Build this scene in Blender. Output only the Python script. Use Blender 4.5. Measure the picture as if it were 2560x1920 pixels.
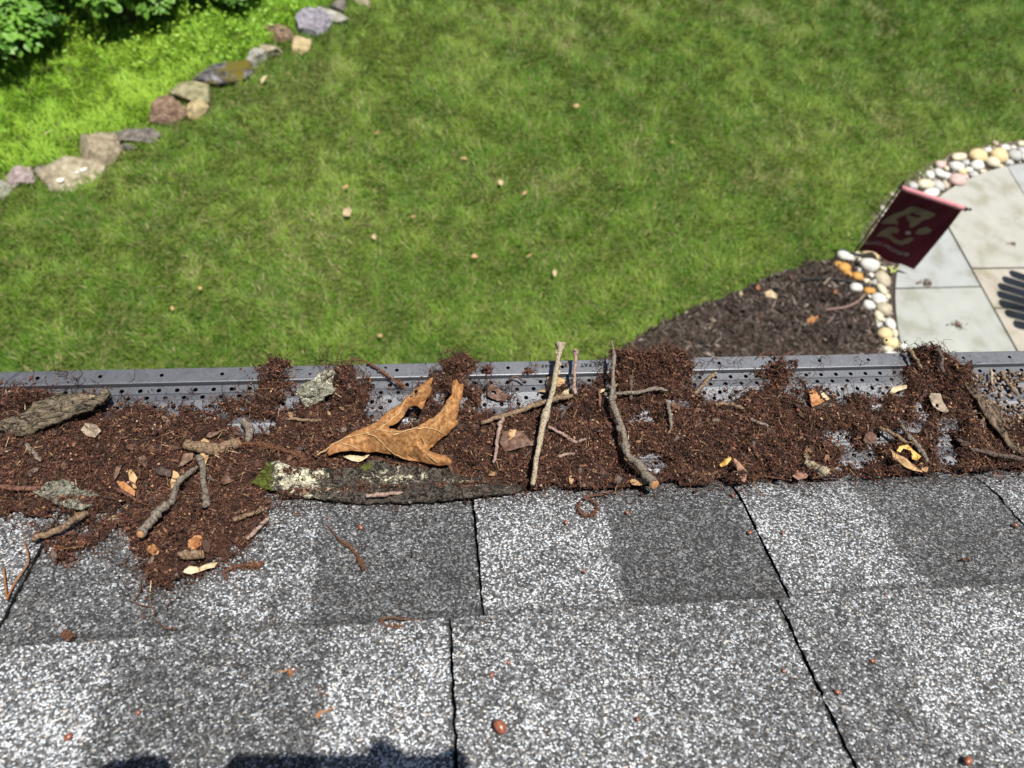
import bpy, bmesh, math, random
import numpy as np
from mathutils import Vector, Matrix, noise as mnoise
from mathutils.geometry import delaunay_2d_cdt

for o in list(bpy.data.objects): bpy.data.objects.remove(o)
rng = np.random.default_rng(11); random.seed(5)
scene = bpy.context.scene; COL = scene.collection

# ------------------------------------------------------------------ camera
F_PX = 1775.0; CAM_H = 3.0; P_ROOF = 0.49; PITCH = math.radians(21)
def nrm(v): v = np.asarray(v, float); return v / np.linalg.norm(v)
_X = nrm([15300, -375, 1775]); _S = np.array([-238, -1310, 1775.]); _S = nrm(_S - _X * (_S @ _X)); _N = np.cross(_X, _S)
_Z = -math.sin(PITCH) * _S + math.cos(PITCH) * _N; _Y = math.cos(PITCH) * _S + math.sin(PITCH) * _N
RW = np.array([_X, _Y, _Z])                       # camera (right, down, forward) -> world
cd = bpy.data.cameras.new('camera'); cam = bpy.data.objects.new('camera', cd); COL.objects.link(cam)
m = Matrix.Identity(4)
for i, c in enumerate((RW[:, 0], -RW[:, 1], -RW[:, 2])):
    for r in range(3): m[r][i] = c[r]
m.translation = (0, 0, CAM_H); cam.matrix_world = m
cd.sensor_fit = 'HORIZONTAL'; cd.sensor_width = 36; cd.lens = 36 * F_PX / 2560
cd.clip_start = 0.02; cd.clip_end = 400
cd.dof.use_dof = True; cd.dof.focus_distance = 0.74; cd.dof.aperture_fstop = 6.6
scene.camera = cam

# ------------------------------------------------------------------ light
SUN = nrm(RW @ np.array([650 - 1280, 1972 - 960, F_PX]))      # direction the light travels
w = bpy.data.worlds.new('World'); scene.world = w; w.use_nodes = True
nt = w.node_tree; sky = nt.nodes.new('ShaderNodeTexSky'); sky.sky_type = 'NISHITA'; sky.sun_disc = False
sky.sun_elevation = math.asin(-SUN[2]); sky.sun_rotation = math.atan2(-SUN[0], -SUN[1])
nt.links.new(sky.outputs[0], nt.nodes['Background'].inputs[0]); nt.nodes['Background'].inputs[1].default_value = 0.05
sl = bpy.data.lights.new('sun', 'SUN'); sl.energy = 5.0; sl.angle = math.radians(0.53); sl.color = (1, 0.955, 0.88)
so = bpy.data.objects.new('sun', sl); COL.objects.link(so); so.rotation_euler = Vector(SUN).to_track_quat('-Z', 'Y').to_euler(); so.location = (0, 0, 12)
scene.view_settings.view_transform = 'Standard'; scene.view_settings.look = 'None'
scene.view_settings.exposure = 0.58; scene.view_settings.gamma = 1.0
scene.render.resolution_x = 1024; scene.render.resolution_y = 768

# ------------------------------------------------------------------ pixels (2560 x 1920) to places
CAMP = np.array([0, 0, CAM_H])
def ray(px, py): return RW @ np.array([px - 1280., py - 960., F_PX])
TAN_G = math.tan(math.radians(1.0)); EAVE_Y = 0.291
def z_guard(y): return CAM_H - 0.653 - TAN_G * (y - 0.287)
def z_roof(y): return CAM_H - (P_ROOF + y * math.sin(PITCH)) / math.cos(PITCH)
def gp(px, py, z=0.0):
    d = ray(px, py); return CAMP + d * ((z - CAM_H) / d[2])
def on_guard(px, py, h=0.0):
    d = ray(px, py); n = np.array([0, TAN_G, 1.]); q = np.array([0, 0.287, CAM_H - 0.653 + h])
    return CAMP + d * (((q - CAMP) @ n) / (d @ n))
def on_roof(px, py, h=0.0):
    d = ray(px, py); n = np.array([0, math.sin(PITCH), math.cos(PITCH)])
    return CAMP + d * ((-P_ROOF + h) / (d @ n))
def mmpx(px, py, z=0.0): return np.linalg.norm(gp(px + 1, py, z) - gp(px, py, z))

# ------------------------------------------------------------------ materials
def new_mat(name):
    mt = bpy.data.materials.new(name); mt.use_nodes = True
    return mt, mt.node_tree, mt.node_tree.nodes['Principled BSDF']
def nd(t, typ, **kw):
    n = t.nodes.new(typ)
    for k, v in kw.items(): setattr(n, k, v)
    return n
def ramp(t, stops, interp='LINEAR'):
    r = nd(t, 'ShaderNodeValToRGB'); e = r.color_ramp.elements; r.color_ramp.interpolation = interp
    while len(e) < len(stops): e.new(0.5)
    for q, (p, c) in zip(e, stops): q.position = p; q.color = (*c, 1)
    return r
def pos(t, stretch=None):
    g = nd(t, 'ShaderNodeNewGeometry')
    if stretch is None: return g.outputs['Position']
    mp = nd(t, 'ShaderNodeMapping'); mp.inputs['Scale'].default_value = stretch
    mp.inputs['Rotation'].default_value = (0, 0, 0); t.links.new(g.outputs['Position'], mp.inputs[0]); return mp.outputs[0]
def noisetex(t, scale, detail=6, rough=.6, vec=None, dist=0.0):
    n = nd(t, 'ShaderNodeTexNoise'); n.inputs['Scale'].default_value = scale; n.inputs['Detail'].default_value = detail
    n.inputs['Roughness'].default_value = rough; n.inputs['Distortion'].default_value = dist
    t.links.new(vec if vec is not None else pos(t), n.inputs['Vector']); return n
def mixc(t, fac, a, b, mode='MIX'):
    x = nd(t, 'ShaderNodeMix', data_type='RGBA', blend_type=mode)
    for s, v in ((0, fac), (6, a), (7, b)):
        if isinstance(v, (int, float)): x.inputs[s].default_value = v
        elif isinstance(v, tuple): x.inputs[s].default_value = (*v, 1)
        else: t.links.new(v, x.inputs[s])
    return x.outputs[2]
def bump(t, b, height, strength, dist):
    n = nd(t, 'ShaderNodeBump'); n.inputs['Strength'].default_value = strength; n.inputs['Distance'].default_value = dist
    t.links.new(height, n.inputs['Height']); t.links.new(n.outputs[0], b.inputs['Normal']); return n
def M(name, stops, scale, rough=.85, bscale=None, bstr=.6, bdist=.001, spec=.25, detail=7, stretch=None, metal=0, dist=0.0):
    mt, t, b = new_mat(name); v = pos(t, stretch)
    n = noisetex(t, scale, detail, .62, v, dist); r = ramp(t, stops); t.links.new(n.outputs[0], r.inputs[0])
    t.links.new(r.outputs[0], b.inputs['Base Color']); b.inputs['Roughness'].default_value = rough
    b.inputs['Specular IOR Level'].default_value = spec; b.inputs['Metallic'].default_value = metal
    if bscale: bump(t, b, noisetex(t, bscale, 5, .6, v).outputs[0], bstr, bdist)
    return mt
def MA(name, rough=.8, spec=.25, vscale=900, vamt=.5, transl=0.0, bdist=0):
    """colour from the mesh attribute Col, broken up by fine noise"""
    mt, t, b = new_mat(name); a = nd(t, 'ShaderNodeAttribute', attribute_name='Col')
    n = noisetex(t, vscale, 3); r = ramp(t, [(.25, (1 - vamt,) * 3), (.75, (1 + vamt * .6,) * 3)]); t.links.new(n.outputs[0], r.inputs[0])
    c = mixc(t, 1.0, a.outputs['Color'], r.outputs[0], 'MULTIPLY')
    t.links.new(c, b.inputs['Base Color']); b.inputs['Roughness'].default_value = rough; b.inputs['Specular IOR Level'].default_value = spec
    if bdist: bump(t, b, n.outputs[0], .8, bdist)
    if transl:
        tr = nd(t, 'ShaderNodeBsdfTranslucent'); t.links.new(c, tr.inputs[0]); mx = nd(t, 'ShaderNodeMixShader'); mx.inputs[0].default_value = transl
        t.links.new(b.outputs[0], mx.inputs[1]); t.links.new(tr.outputs[0], mx.inputs[2]); t.links.new(mx.outputs[0], t.nodes['Material Output'].inputs[0])
    return mt

# ------------------------------------------------------------------ mesh helpers
def put(name, me, mat=None, parent=None):
    o = bpy.data.objects.new(name, me); COL.objects.link(o)
    if mat and not me.materials: me.materials.append(mat)
    if parent: o.parent = parent
    return o
def tag(o, label=None, cat=None, group=None, kind=None):
    for k, v in (('label', label), ('category', cat), ('group', group), ('kind', kind)):
        if v: o[k] = v
    return o
def empty(name, loc=(0, 0, 0)):
    o = bpy.data.objects.new(name, None); COL.objects.link(o); o.location = loc; o.empty_display_size = .02; return o
def npmesh(name, V, Fs, smooth=False, col=None):
    """V (n,3); Fs list of int arrays (k,m) each with its own corner count"""
    me = bpy.data.meshes.new(name); V = np.ascontiguousarray(V, np.float32)
    Fs = [np.asarray(f, np.int32) for f in Fs if len(f)]
    me.vertices.add(len(V)); me.vertices.foreach_set('co', V.ravel())
    lp = np.concatenate([f.ravel() for f in Fs]); tot = np.concatenate([np.full(len(f), f.shape[1], np.int32) for f in Fs])
    st = np.concatenate([[0], np.cumsum(tot)[:-1]]).astype(np.int32)
    me.loops.add(len(lp)); me.loops.foreach_set('vertex_index', lp); me.polygons.add(len(tot))
    me.polygons.foreach_set('loop_start', st); me.polygons.foreach_set('loop_total', tot)
    me.polygons.foreach_set('use_smooth', np.full(len(tot), bool(smooth)))
    if col is not None:
        a = me.attributes.new('Col', 'FLOAT_COLOR', 'POINT')
        c = np.ones((len(V), 4), np.float32); c[:, :3] = col; a.data.foreach_set('color', c.ravel())
    me.update(calc_edges=True); me.validate(); return me
def centred(o):
    """move the object's origin to the middle of its mesh base"""
    me = o.data; n = len(me.vertices); v = np.zeros(n * 3, np.float32); me.vertices.foreach_get('co', v); v = v.reshape(-1, 3)
    c = np.array([v[:, 0].mean(), v[:, 1].mean(), v[:, 2].min()]); me.vertices.foreach_set('co', (v - c).astype(np.float32).ravel())
    o.location = c if o.parent is None else c; me.update(); return o
def vnoise(x, y, scale, seed, octs=4):
    """value noise, about -1..1"""
    out = np.zeros(np.broadcast(x, y).shape); amp = 1; tot = 0
    for k in range(octs):
        g = np.random.default_rng(seed * 31 + k).uniform(-1, 1, (256, 256)); s = scale * 2 ** k
        u = np.asarray(x) * s + 57.3; v = np.asarray(y) * s + 91.7; iu = np.floor(u).astype(int); iv = np.floor(v).astype(int); fu = u - iu; fv = v - iv
        fu = fu * fu * (3 - 2 * fu); fv = fv * fv * (3 - 2 * fv); q = lambda a, b: g[(iu + a) % 256, (iv + b) % 256]
        out = out + amp * ((q(0, 0) * (1 - fu) + q(1, 0) * fu) * (1 - fv) + (q(0, 1) * (1 - fu) + q(1, 1) * fu) * fv); tot += amp; amp *= .55
    return out / tot * 1.6
def inpoly(x, y, P):
    P = np.asarray(P); ins = np.zeros(np.shape(x), bool); j = len(P) - 1
    for i in range(len(P)):
        xi, yi = P[i]; xj, yj = P[j]
        if yi != yj: ins ^= ((yi > y) != (yj > y)) & (x < (xj - xi) * (y - yi) / (yj - yi) + xi)
        j = i
    return ins
def catmull(pts, n):
    P = np.asarray(pts, float); P = np.vstack([2 * P[0] - P[1], P, 2 * P[-1] - P[-2]]); out = []
    for i in range(1, len(P) - 2):
        t = np.linspace(0, 1, n, endpoint=False)[:, None]; a, b, c, d = P[i - 1], P[i], P[i + 1], P[i + 2]
        out.append(.5 * (2 * b + (c - a) * t + (2 * a - 5 * b + 4 * c - d) * t ** 2 + (3 * b - a - 3 * c + d) * t ** 3))
    return np.vstack(out + [P[-2][None]])
def tube_np(path, rad, sides=9, jit=0.0, seed=0, caps=True):
    path = np.asarray(path, float); n = len(path); rad = np.broadcast_to(rad, (n,)); r = np.random.default_rng(seed)
    T = np.gradient(path, axis=0); T /= np.linalg.norm(T, axis=1)[:, None] + 1e-12
    up = np.array([0, 0, 1.]) if abs(T[0][2]) < .9 else np.array([1., 0, 0]); U = np.zeros_like(path)
    u = np.cross(T[0], up); u /= np.linalg.norm(u)
    for i in range(n):
        u = u - T[i] * (u @ T[i]); u /= np.linalg.norm(u) + 1e-12; U[i] = u
    W = np.cross(T, U); a = np.linspace(0, 2 * np.pi, sides, endpoint=False)
    rr = rad[:, None] * (1 + jit * r.uniform(-1, 1, (n, sides)))
    V = path[:, None] + rr[..., None] * (np.cos(a)[None, :, None] * U[:, None] + np.sin(a)[None, :, None] * W[:, None])
    i, j = np.meshgrid(np.arange(n - 1), np.arange(sides), indexing='ij'); k = (j + 1) % sides
    Q = np.stack([i * sides + j, i * sides + k, (i + 1) * sides + k, (i + 1) * sides + j], -1).reshape(-1, 4)
    V = V.reshape(-1, 3); Fs = [Q]
    if caps:
        V = np.vstack([V, path[0] - T[0] * rad[0] * .15, path[-1] + T[-1] * rad[-1] * .15]); b = n * sides
        jj = np.arange(sides); kk = (jj + 1) % sides
        Fs.append(np.stack([kk, jj, np.full(sides, b)], -1)); o = (n - 1) * sides
        Fs.append(np.stack([o + jj, o + kk, np.full(sides, b + 1)], -1))
    return V, Fs
def join_np(parts):
    V = []; d = {}; off = 0
    for v, fs in parts:
        V.append(v)
        for f in fs: d.setdefault(f.shape[1], []).append(np.asarray(f) + off)
        off += len(v)
    return np.vstack(V), [np.vstack(x) for x in d.values()]
def box_np(x0, x1, y0, y1, z0, z1):
    V = np.array([[x, y, z] for x in (x0, x1) for y in (y0, y1) for z in (z0, z1)], float)
    return V, [np.array([[0, 1, 3, 2], [4, 6, 7, 5], [0, 4, 5, 1], [2, 3, 7, 6], [0, 2, 6, 4], [1, 5, 7, 3]])]

# =================================================================== house: roof, shingles
ct, st_ = math.cos(PITCH), math.sin(PITCH)
def roof_pt(x, s, n=0.0):
    """s down the slope from the foot of the camera's perpendicular, n above the roof plane"""
    x, s, n = np.broadcast_arrays(x, s, n)
    f = np.array([0, -P_ROOF * st_, -P_ROOF * ct])
    return np.stack([x, f[1] + s * ct + n * st_, CAM_H + f[2] - s * st_ + n * ct], -1)
def shingle_mat():
    mt, t, b = new_mat('shingle_granules'); p = pos(t)
    wv = noisetex(t, 60, 3, .5, p)                                    # slightly irregular packing
    add = nd(t, 'ShaderNodeVectorMath', operation='MULTIPLY_ADD'); t.links.new(wv.outputs['Color'], add.inputs[0]); add.inputs[1].default_value = (.002,) * 3; t.links.new(p, add.inputs[2])
    vo = nd(t, 'ShaderNodeTexVoronoi', feature='F1'); vo.inputs['Scale'].default_value = 690; t.links.new(add.outputs[0], vo.inputs['Vector'])
    v2 = nd(t, 'ShaderNodeTexVoronoi', feature='DISTANCE_TO_EDGE'); v2.inputs['Scale'].default_value = 690; t.links.new(add.outputs[0], v2.inputs['Vector'])
    sep = nd(t, 'ShaderNodeSeparateColor'); t.links.new(vo.outputs['Color'], sep.inputs[0])
    a = nd(t, 'ShaderNodeAttribute', attribute_name='Col'); ta = nd(t, 'ShaderNodeSeparateColor'); t.links.new(a.outputs['Color'], ta.inputs[0])
    # patchy share of white granules: tone attribute plus blotches
    bl = noisetex(t, 38, 4, .65, p)
    ma = nd(t, 'ShaderNodeMath', operation='MULTIPLY_ADD'); t.links.new(bl.outputs[0], ma.inputs[0]); ma.inputs[1].default_value = .5; ma.inputs[2].default_value = -.30
    sm = nd(t, 'ShaderNodeMath', operation='ADD'); t.links.new(ma.outputs[0], sm.inputs[0]); t.links.new(ta.outputs[0], sm.inputs[1])
    su = nd(t, 'ShaderNodeMath', operation='ADD', use_clamp=True); t.links.new(sep.outputs[0], su.inputs[0]); t.links.new(sm.outputs[0], su.inputs[1])
    half = nd(t, 'ShaderNodeMath', operation='MULTIPLY'); half.inputs[1].default_value = .6
    ad2 = nd(t, 'ShaderNodeMath', operation='ADD'); t.links.new(sep.outputs[0], ad2.inputs[0]); t.links.new(sm.outputs[0], ad2.inputs[1]); t.links.new(ad2.outputs[0], half.inputs[0])
    r = ramp(t, [(0, (.022, .022, .023)), (.12, (.048, .048, .050)), (.24, (.082, .083, .086)), (.34, (.125, .127, .132)), (.42, (.18, .184, .194)), (.475, (.26, .27, .285)), (.54, (.46, .482, .51)), (.66, (.64, .67, .71))])
    t.links.new(half.outputs[0], r.inputs[0])
    tn = ramp(t, [(.0, (1, 1, 1)), (.8, (1, 1, 1)), (.86, (1.0, .82, .62)), (.95, (.85, .78, .66)), (1, (.8, .9, 1))], 'CONSTANT'); t.links.new(sep.outputs[1], tn.inputs[0])
    c = mixc(t, .75, r.outputs[0], tn.outputs[0], 'MULTIPLY')
    ed = ramp(t, [(0, (.30, .30, .30)), (.10, (1, 1, 1))]); t.links.new(v2.outputs[0], ed.inputs[0])
    c = mixc(t, 1, c, ed.outputs[0], 'MULTIPLY')
    t.links.new(c, b.inputs['Base Color']); b.inputs['Roughness'].default_value = .72; b.inputs['Specular IOR Level'].default_value = .35
    # granule relief: domes with a random height each
    h1 = ramp(t, [(0, (1, 1, 1)), (.75, (0, 0, 0))]); t.links.new(vo.outputs['Distance'], h1.inputs[0])
    hm = nd(t, 'ShaderNodeMath', operation='MULTIPLY_ADD'); t.links.new(sep.outputs[2], hm.inputs[0]); hm.inputs[1].default_value = .7; t.links.new(h1.outputs[0], hm.inputs[2])
    bump(t, b, hm.outputs[0], .7, .0008); return mt
M_SH = shingle_mat()
M_EDGE = M('asphalt_edge', [(.3, (.01, .01, .01)), (.7, (.03, .03, .03))], 400)
M_WALL = M('siding_paint', [(.3, (.52, .51, .48)), (.7, (.6, .59, .55))], 6, .6)
M_TRIM = M('trim_paint', [(.3, (.7, .7, .68)), (.7, (.78, .78, .76))], 8, .5)

house = tag(empty('house', (0, 0, 0)), 'house with weathered grey asphalt shingle roof above the debris-filled gutter', 'house')
XL, XR = -3.2, 4.0
wl = put('wall', npmesh('wall', *box_np(XL + .3, XR - .3, -4.0, .02, 0, CAM_H - .86)), M_WALL, house)
sf = put('soffit', npmesh('soffit', *box_np(XL, XR, .021, .262, CAM_H - .90, CAM_H - .88)), M_TRIM, house)
fa = put('fascia', npmesh('fascia', *box_np(XL, XR, .262, .281, CAM_H - .92, CAM_H - .672)), M_TRIM, house)
rv = np.vstack([roof_pt([XL, XR, XR, XL], [-3.2, -3.2, .480, .480], -.006), roof_pt([XL, XR, XR, XL], [-3.2, -3.2, .480, .480], -.022)])
roof = put('roof', npmesh('roof', rv, [np.array([[0, 3, 2, 1], [4, 5, 6, 7], [0, 1, 5, 4], [1, 2, 6, 5], [2, 3, 7, 6], [3, 0, 4, 7]])]), M_EDGE, house)
EXPO = .146
def droop(x, s):
    k = np.clip((s - .452) / .05, 0, 2)
    return -(.0045 + .0075 * np.clip((x + .1) / .4, 0, 1.15) + .0012 * vnoise(x, s * 0, 9, 3, 2)) * k ** 2
def tone_at(x, s, course):
    if course == 0:
        bl = [(-9, .13), (-.335, -.06), (-.19, .05), (-.10, -.12), (.038, .11), (.158, -.15), (.297, .10), (.43, -.12), (.566, .05), (.72, -.08), (.9, .1)]
    elif course == 1:
        bl = [(-9, .0), (-.5, .20), (-.235, -.04), (-.083, .18), (.0125, .10), (.06, .12), (.158, .05), (.285, .0), (.36, .13), (.50, .05), (.7, .12)]
    else:
        bl = [(-9 + .17 * i, v) for i, v in enumerate(np.random.default_rng(course).uniform(-.12, .16, 110))]
    xs = np.array([b[0] for b in bl]); vs = np.array([b[1] for b in bl])
    xw = x + .004 * vnoise(x, s, 60, course + 5, 3)
    t = vs[np.clip(np.searchsorted(xs, xw, 'right') - 1, 0, len(vs) - 1)]
    return t
def shingle(x0, x1, sb, course, coarse=False):
    st = sb - EXPO - .03; nx = max(3, int((x1 - x0) / (.02 if coarse else .0035))); ns = 10 if coarse else 52
    xs = np.linspace(x0 + .0013, x1 - .0013, nx); ss = np.linspace(st, sb, ns); Xg, Sg = np.meshgrid(xs, ss, indexing='ij')
    if not coarse:
        Xg = Xg.copy(); Xg[0] += .0012 * vnoise(ss, ss * 0 + x0, 260, 8, 3); Xg[-1] += .0012 * vnoise(ss, ss * 0 + x1, 260, 9, 3)
    Sg = Sg + np.where(np.arange(ns) == ns - 1, 1, 0)[None, :] * .0012 * vnoise(Xg, Xg * 0, 180, 4, 3)
    nn = .0042 * (1 - (sb - Sg) / EXPO) + .0006 * vnoise(Xg, Sg, 16, course + 2, 3)
    if course == 0: nn = nn + droop(Xg, Sg) - .001
    tone = tone_at(Xg, Sg, course) if not coarse else tone_at(Xg, Sg, course + 2)
    # tone: darker band next to the course above, weathered paler toward the eave
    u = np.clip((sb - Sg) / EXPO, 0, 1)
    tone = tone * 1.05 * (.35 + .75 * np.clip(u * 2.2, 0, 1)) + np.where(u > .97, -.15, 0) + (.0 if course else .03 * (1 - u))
    P = roof_pt(Xg, Sg, nn); Pb = roof_pt(Xg, Sg, nn - .0042)
    n = nx * ns; idx = np.arange(n).reshape(nx, ns)
    top = np.stack([idx[:-1, :-1], idx[1:, :-1], idx[1:, 1:], idx[:-1, 1:]], -1).reshape(-1, 4)[:, ::-1]
    V = np.vstack([P.reshape(-1, 3), Pb.reshape(-1, 3)])
    def skirt(a): a = np.asarray(a); return np.stack([a[:-1], a[1:], a[1:] + n, a[:-1] + n], -1)
    sk = np.vstack([skirt(idx[0]), skirt(idx[-1][::-1]), skirt(idx[:, -1]), skirt(idx[::-1, 0])])
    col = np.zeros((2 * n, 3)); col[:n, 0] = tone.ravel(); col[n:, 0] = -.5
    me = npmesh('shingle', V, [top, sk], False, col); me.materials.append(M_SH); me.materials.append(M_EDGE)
    mi = np.zeros(len(me.polygons), np.int32); mi[len(top):] = 1; me.polygons.foreach_set('material_index', mi)
    sm = np.zeros(len(me.polygons), bool); sm[:len(top)] = True; me.polygons.foreach_set('use_smooth', sm)
    return put('shingle', me, None, roof)
SB0 = .5015; SB1 = .347
near = {0: [-1.02, -.655, -.332, .038, .2995, .566, .86, 1.2], 1: [-1.1, -.75, -.43, .0115, .285, .61, .9, 1.2]}
for c, sb in ((0, SB0), (1, SB1)):
    J = near[c]
    for a, b in zip(J[:-1], J[1:]): shingle(a, b, sb, c)
    shingle(XL, J[0], sb, c, True); shingle(J[-1], XR, sb, c, True)
for c in range(2, 24):
    sb = SB1 - EXPO * (c - 1); J = [XL] + sorted(np.random.default_rng(c).uniform(XL + .3, XR - .3, 6)) + [XR]
    for a, b in zip(J[:-1], J[1:]):
        if b - a > .05: shingle(a, b, sb, c, True)

# =================================================================== gutter and perforated guard
def guard_mat():
    mt, t, b = new_mat('charcoal_metallic_paint'); p = pos(t)
    vo = nd(t, 'ShaderNodeTexVoronoi'); vo.inputs['Scale'].default_value = 2600; t.links.new(p, vo.inputs['Vector'])
    r = ramp(t, [(0, (.115, .12, .135)), (.6, (.15, .156, .172)), (1, (.24, .25, .27))]); sp = nd(t, 'ShaderNodeSeparateColor'); t.links.new(vo.outputs['Color'], sp.inputs[0]); t.links.new(sp.outputs[0], r.inputs[0])
    d = noisetex(t, 90, 8, .7, p); dr = ramp(t, [(.30, (.80, .79, .78)), (.5, (1, 1, 1))]); t.links.new(d.outputs[0], dr.inputs[0])
    c = mixc(t, .55, r.outputs[0], dr.outputs[0], 'MULTIPLY')
    sx = nd(t, 'ShaderNodeTexNoise'); sx.inputs['Scale'].default_value = 420; sx.inputs['Detail'].default_value = 2; t.links.new(p, sx.inputs['Vector'])
    fl = ramp(t, [(.735, (0, 0, 0)), (.76, (1, 1, 1))]); t.links.new(sx.outputs[0], fl.inputs[0])
    c = mixc(t, fl.outputs[0], c, (.35, .33, .30))
    t.links.new(c, b.inputs['Base Color']); b.inputs['Metallic'].default_value = .8
    rr = ramp(t, [(.3, (.44,) * 3), (.7, (.56,) * 3)]); t.links.new(d.outputs[0], rr.inputs[0]); t.links.new(rr.outputs[0], b.inputs['Roughness'])
    bump(t, b, sp.outputs[1], .25, .00012); return mt
M_GUARD = guard_mat(); M_GUT = M('gutter_bronze', [(.3, (.03, .028, .027)), (.7, (.045, .043, .04))], 30, .5)
M_INK = M('stamped_ink', [(.3, (.02, .02, .022)), (.7, (.04, .04, .042))], 300, .6)
FY = float(on_guard(1000, 910, .004)[1])                 # front edge of the guard
GX0, GX1 = -1.6, 2.2; HS = .0184
rows = [.0238, .0345, .0450, .0537, .0645, .0760, .0870, .0980, .1090, .1200, .1310, .1420]
rows_dz = [-.0018, .0004, -.0010, .0004, .0006, -.0004, 0, .0004, 0, -.0004, 0, 0]
def hole_strip(ya, yb, dza, dzb, pitch, phase, rad, x0, x1, depth=.00025):
    """flat perforated band between two y's; real holes with rim walls"""
    ns = 16; parts = []; n = int((x1 - x0) / pitch); ang = (np.arange(ns) + .5) * 2 * np.pi / ns
    cy = (ya + yb) / 2; hw = pitch / 2; hh = abs(yb - ya) / 2
    co, si = np.cos(ang), np.sin(ang); k = np.minimum(hw / np.maximum(abs(co), 1e-9), hh / np.maximum(abs(si), 1e-9))
    O = np.stack([co * k, si * k], -1)
    for cnr in ((1, 1), (-1, 1), (-1, -1), (1, -1)):                 # snap the nearest sample to each corner
        d = O - np.array([cnr[0] * hw, cnr[1] * hh]); O[np.argmin((d ** 2).sum(1))] = (cnr[0] * hw, cnr[1] * hh)
    I = np.stack([co, si], -1) * rad; loc = np.vstack([O, I, I]); xs = x0 + phase + pitch * (np.arange(n) + .5)
    V = np.zeros((n, 3 * ns, 3)); V[..., 0] = xs[:, None] + loc[None, :, 0]; V[..., 1] = cy + loc[None, :, 1]
    f = (V[..., 1] - ya) / (yb - ya); V[..., 2] = z_guard(V[..., 1]) + dza + (dzb - dza) * f; V[:, 2 * ns:, 2] -= depth
    j = np.arange(ns); q = (j + 1) % ns; Q = np.vstack([np.stack([j, q, q + ns, j + ns], -1), np.stack([j + ns, q + ns, q + 2 * ns, j + 2 * ns], -1)])
    Q = (Q[None] + (np.arange(n) * 3 * ns)[:, None, None]).reshape(-1, 4); return V.reshape(-1, 3), [Q]
def band(ya, yb, za, zb):
    xs = np.linspace(GX0, GX1, 60); n = len(xs); V = np.zeros((2 * n, 3)); V[:n, 0] = V[n:, 0] = xs
    V[:n, 1] = ya; V[n:, 1] = yb; V[:n, 2] = za; V[n:, 2] = zb; i = np.arange(n - 1); return V, [np.stack([i, i + 1, i + 1 + n, i + n], -1)]
parts = []; zl = .0042
# rolled front lip with sparse dimple holes, then down into the channel
parts.append(band(FY + .0005, FY + .001, z_guard(FY) - .02, z_guard(FY) + zl - .001)); parts.append(band(FY + .001, FY, z_guard(FY) + zl - .001, z_guard(FY) + zl))
parts.append(hole_strip(FY, FY - .0166, zl, zl, .0612, .013, .0021, GX0 - .07, GX1 + .07))
for a, b, za, zb in ((.0166, .0176, zl, zl - .0005), (.0176, .0182, zl - .0005, zl - .0016), (.0182, .0184, zl - .0016, -.0022)):
    parts.append(band(FY - a, FY - b, z_guard(FY - a) + za, z_guard(FY - b) + zb))
prev = (.0184, -.0022)
for i, (r_, dz) in enumerate(zip(rows, rows_dz)):
    h = .0042; a, b = r_ - h, r_ + h
    if i == 0: a = .0186
    parts.append(band(FY - prev[0], FY - a, z_guard(FY - prev[0]) + prev[1], z_guard(FY - a) + dz + (0 if i == 0 else (.0007, -.0006, .0009)[i % 3] * .5)))
    if i == 0: parts.append(band(FY - a, FY - (r_ - h), z_guard(FY - a) + dz, z_guard(FY - r_ + h) + dz))
    tl_ = 0 if i == 0 else (.0007, -.0006, .0009)[i % 3]
    parts.append(hole_strip(FY - (r_ - h), FY - b, dz + tl_ * .5, dz - tl_ * .5, HS, (HS / 2) * (i % 2) + .004, .0024, GX0 - .02, GX1 + .02)); prev = (b, dz - tl_ * .5)
parts.append(band(FY - prev[0], .262, z_guard(FY - prev[0]) + prev[1], z_guard(.262)))
V, Fs = join_np(parts); V[:, 2] += .0004 * vnoise(V[:, 0], V[:, 0] * 0, 5, 12, 2)
guard = put('gutter_guard', npmesh('gutter_guard', V, Fs), M_GUARD); tag(guard, 'perforated charcoal metal gutter guard half buried under brown leaf debris', 'gutter guard')
# lettering stamped on the lip, read from the far side
def stamp(txt, px, py, size):
    cu = bpy.data.curves.new('lettering', 'FONT'); cu.body = txt; cu.size = size; cu.align_x = 'CENTER'; cu.align_y = 'CENTER'; cu.extrude = .0003; cu.space_character = 1.15
    tmp = bpy.data.objects.new('t', cu); COL.objects.link(tmp); bpy.context.view_layer.update()
    me = bpy.data.meshes.new_from_object(tmp.evaluated_get(bpy.context.evaluated_depsgraph_get())); bpy.data.objects.remove(tmp)
    p = on_guard(px, py, zl + .0012); o = put('lettering', me, M_INK, guard); o.location = p; o.rotation_euler = (-math.atan(TAN_G), 0, math.pi); return o
for txt, x, y in (('US PAT', 1478, 911), ('8,', 1413, 912), ('444', 1367, 914)): stamp(txt, x, y, .0068)
gut = empty('gutter', (0, FY, CAM_H - .80)); tag(gut, 'dark metal eaves gutter running along the roof edge under the guard', 'gutter')
pr = [(FY - .003, -.672), (FY - .001, -.69), (FY - .012, -.715), (FY - .03, -.745), (FY - .034, -.79), (.284, -.79), (.284, -.668)]
gv = []
for k, (y, z) in enumerate(pr): gv += [(GX0, y - FY, z + .80), (GX1, y - FY, z + .80)]
gq = [(2 * i, 2 * i + 1, 2 * i + 3, 2 * i + 2) for i in range(len(pr) - 1)]
put('trough', npmesh('trough', np.array(gv), [np.array(gq)]), M_GUT, gut)
for x in (GX0, GX1):
    cv = np.array([(x, y - FY, z + .80) for y, z in pr]); put('end_cap', npmesh('end_cap', cv, [np.array([list(range(len(pr)))])]), M_GUT, gut)

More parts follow.
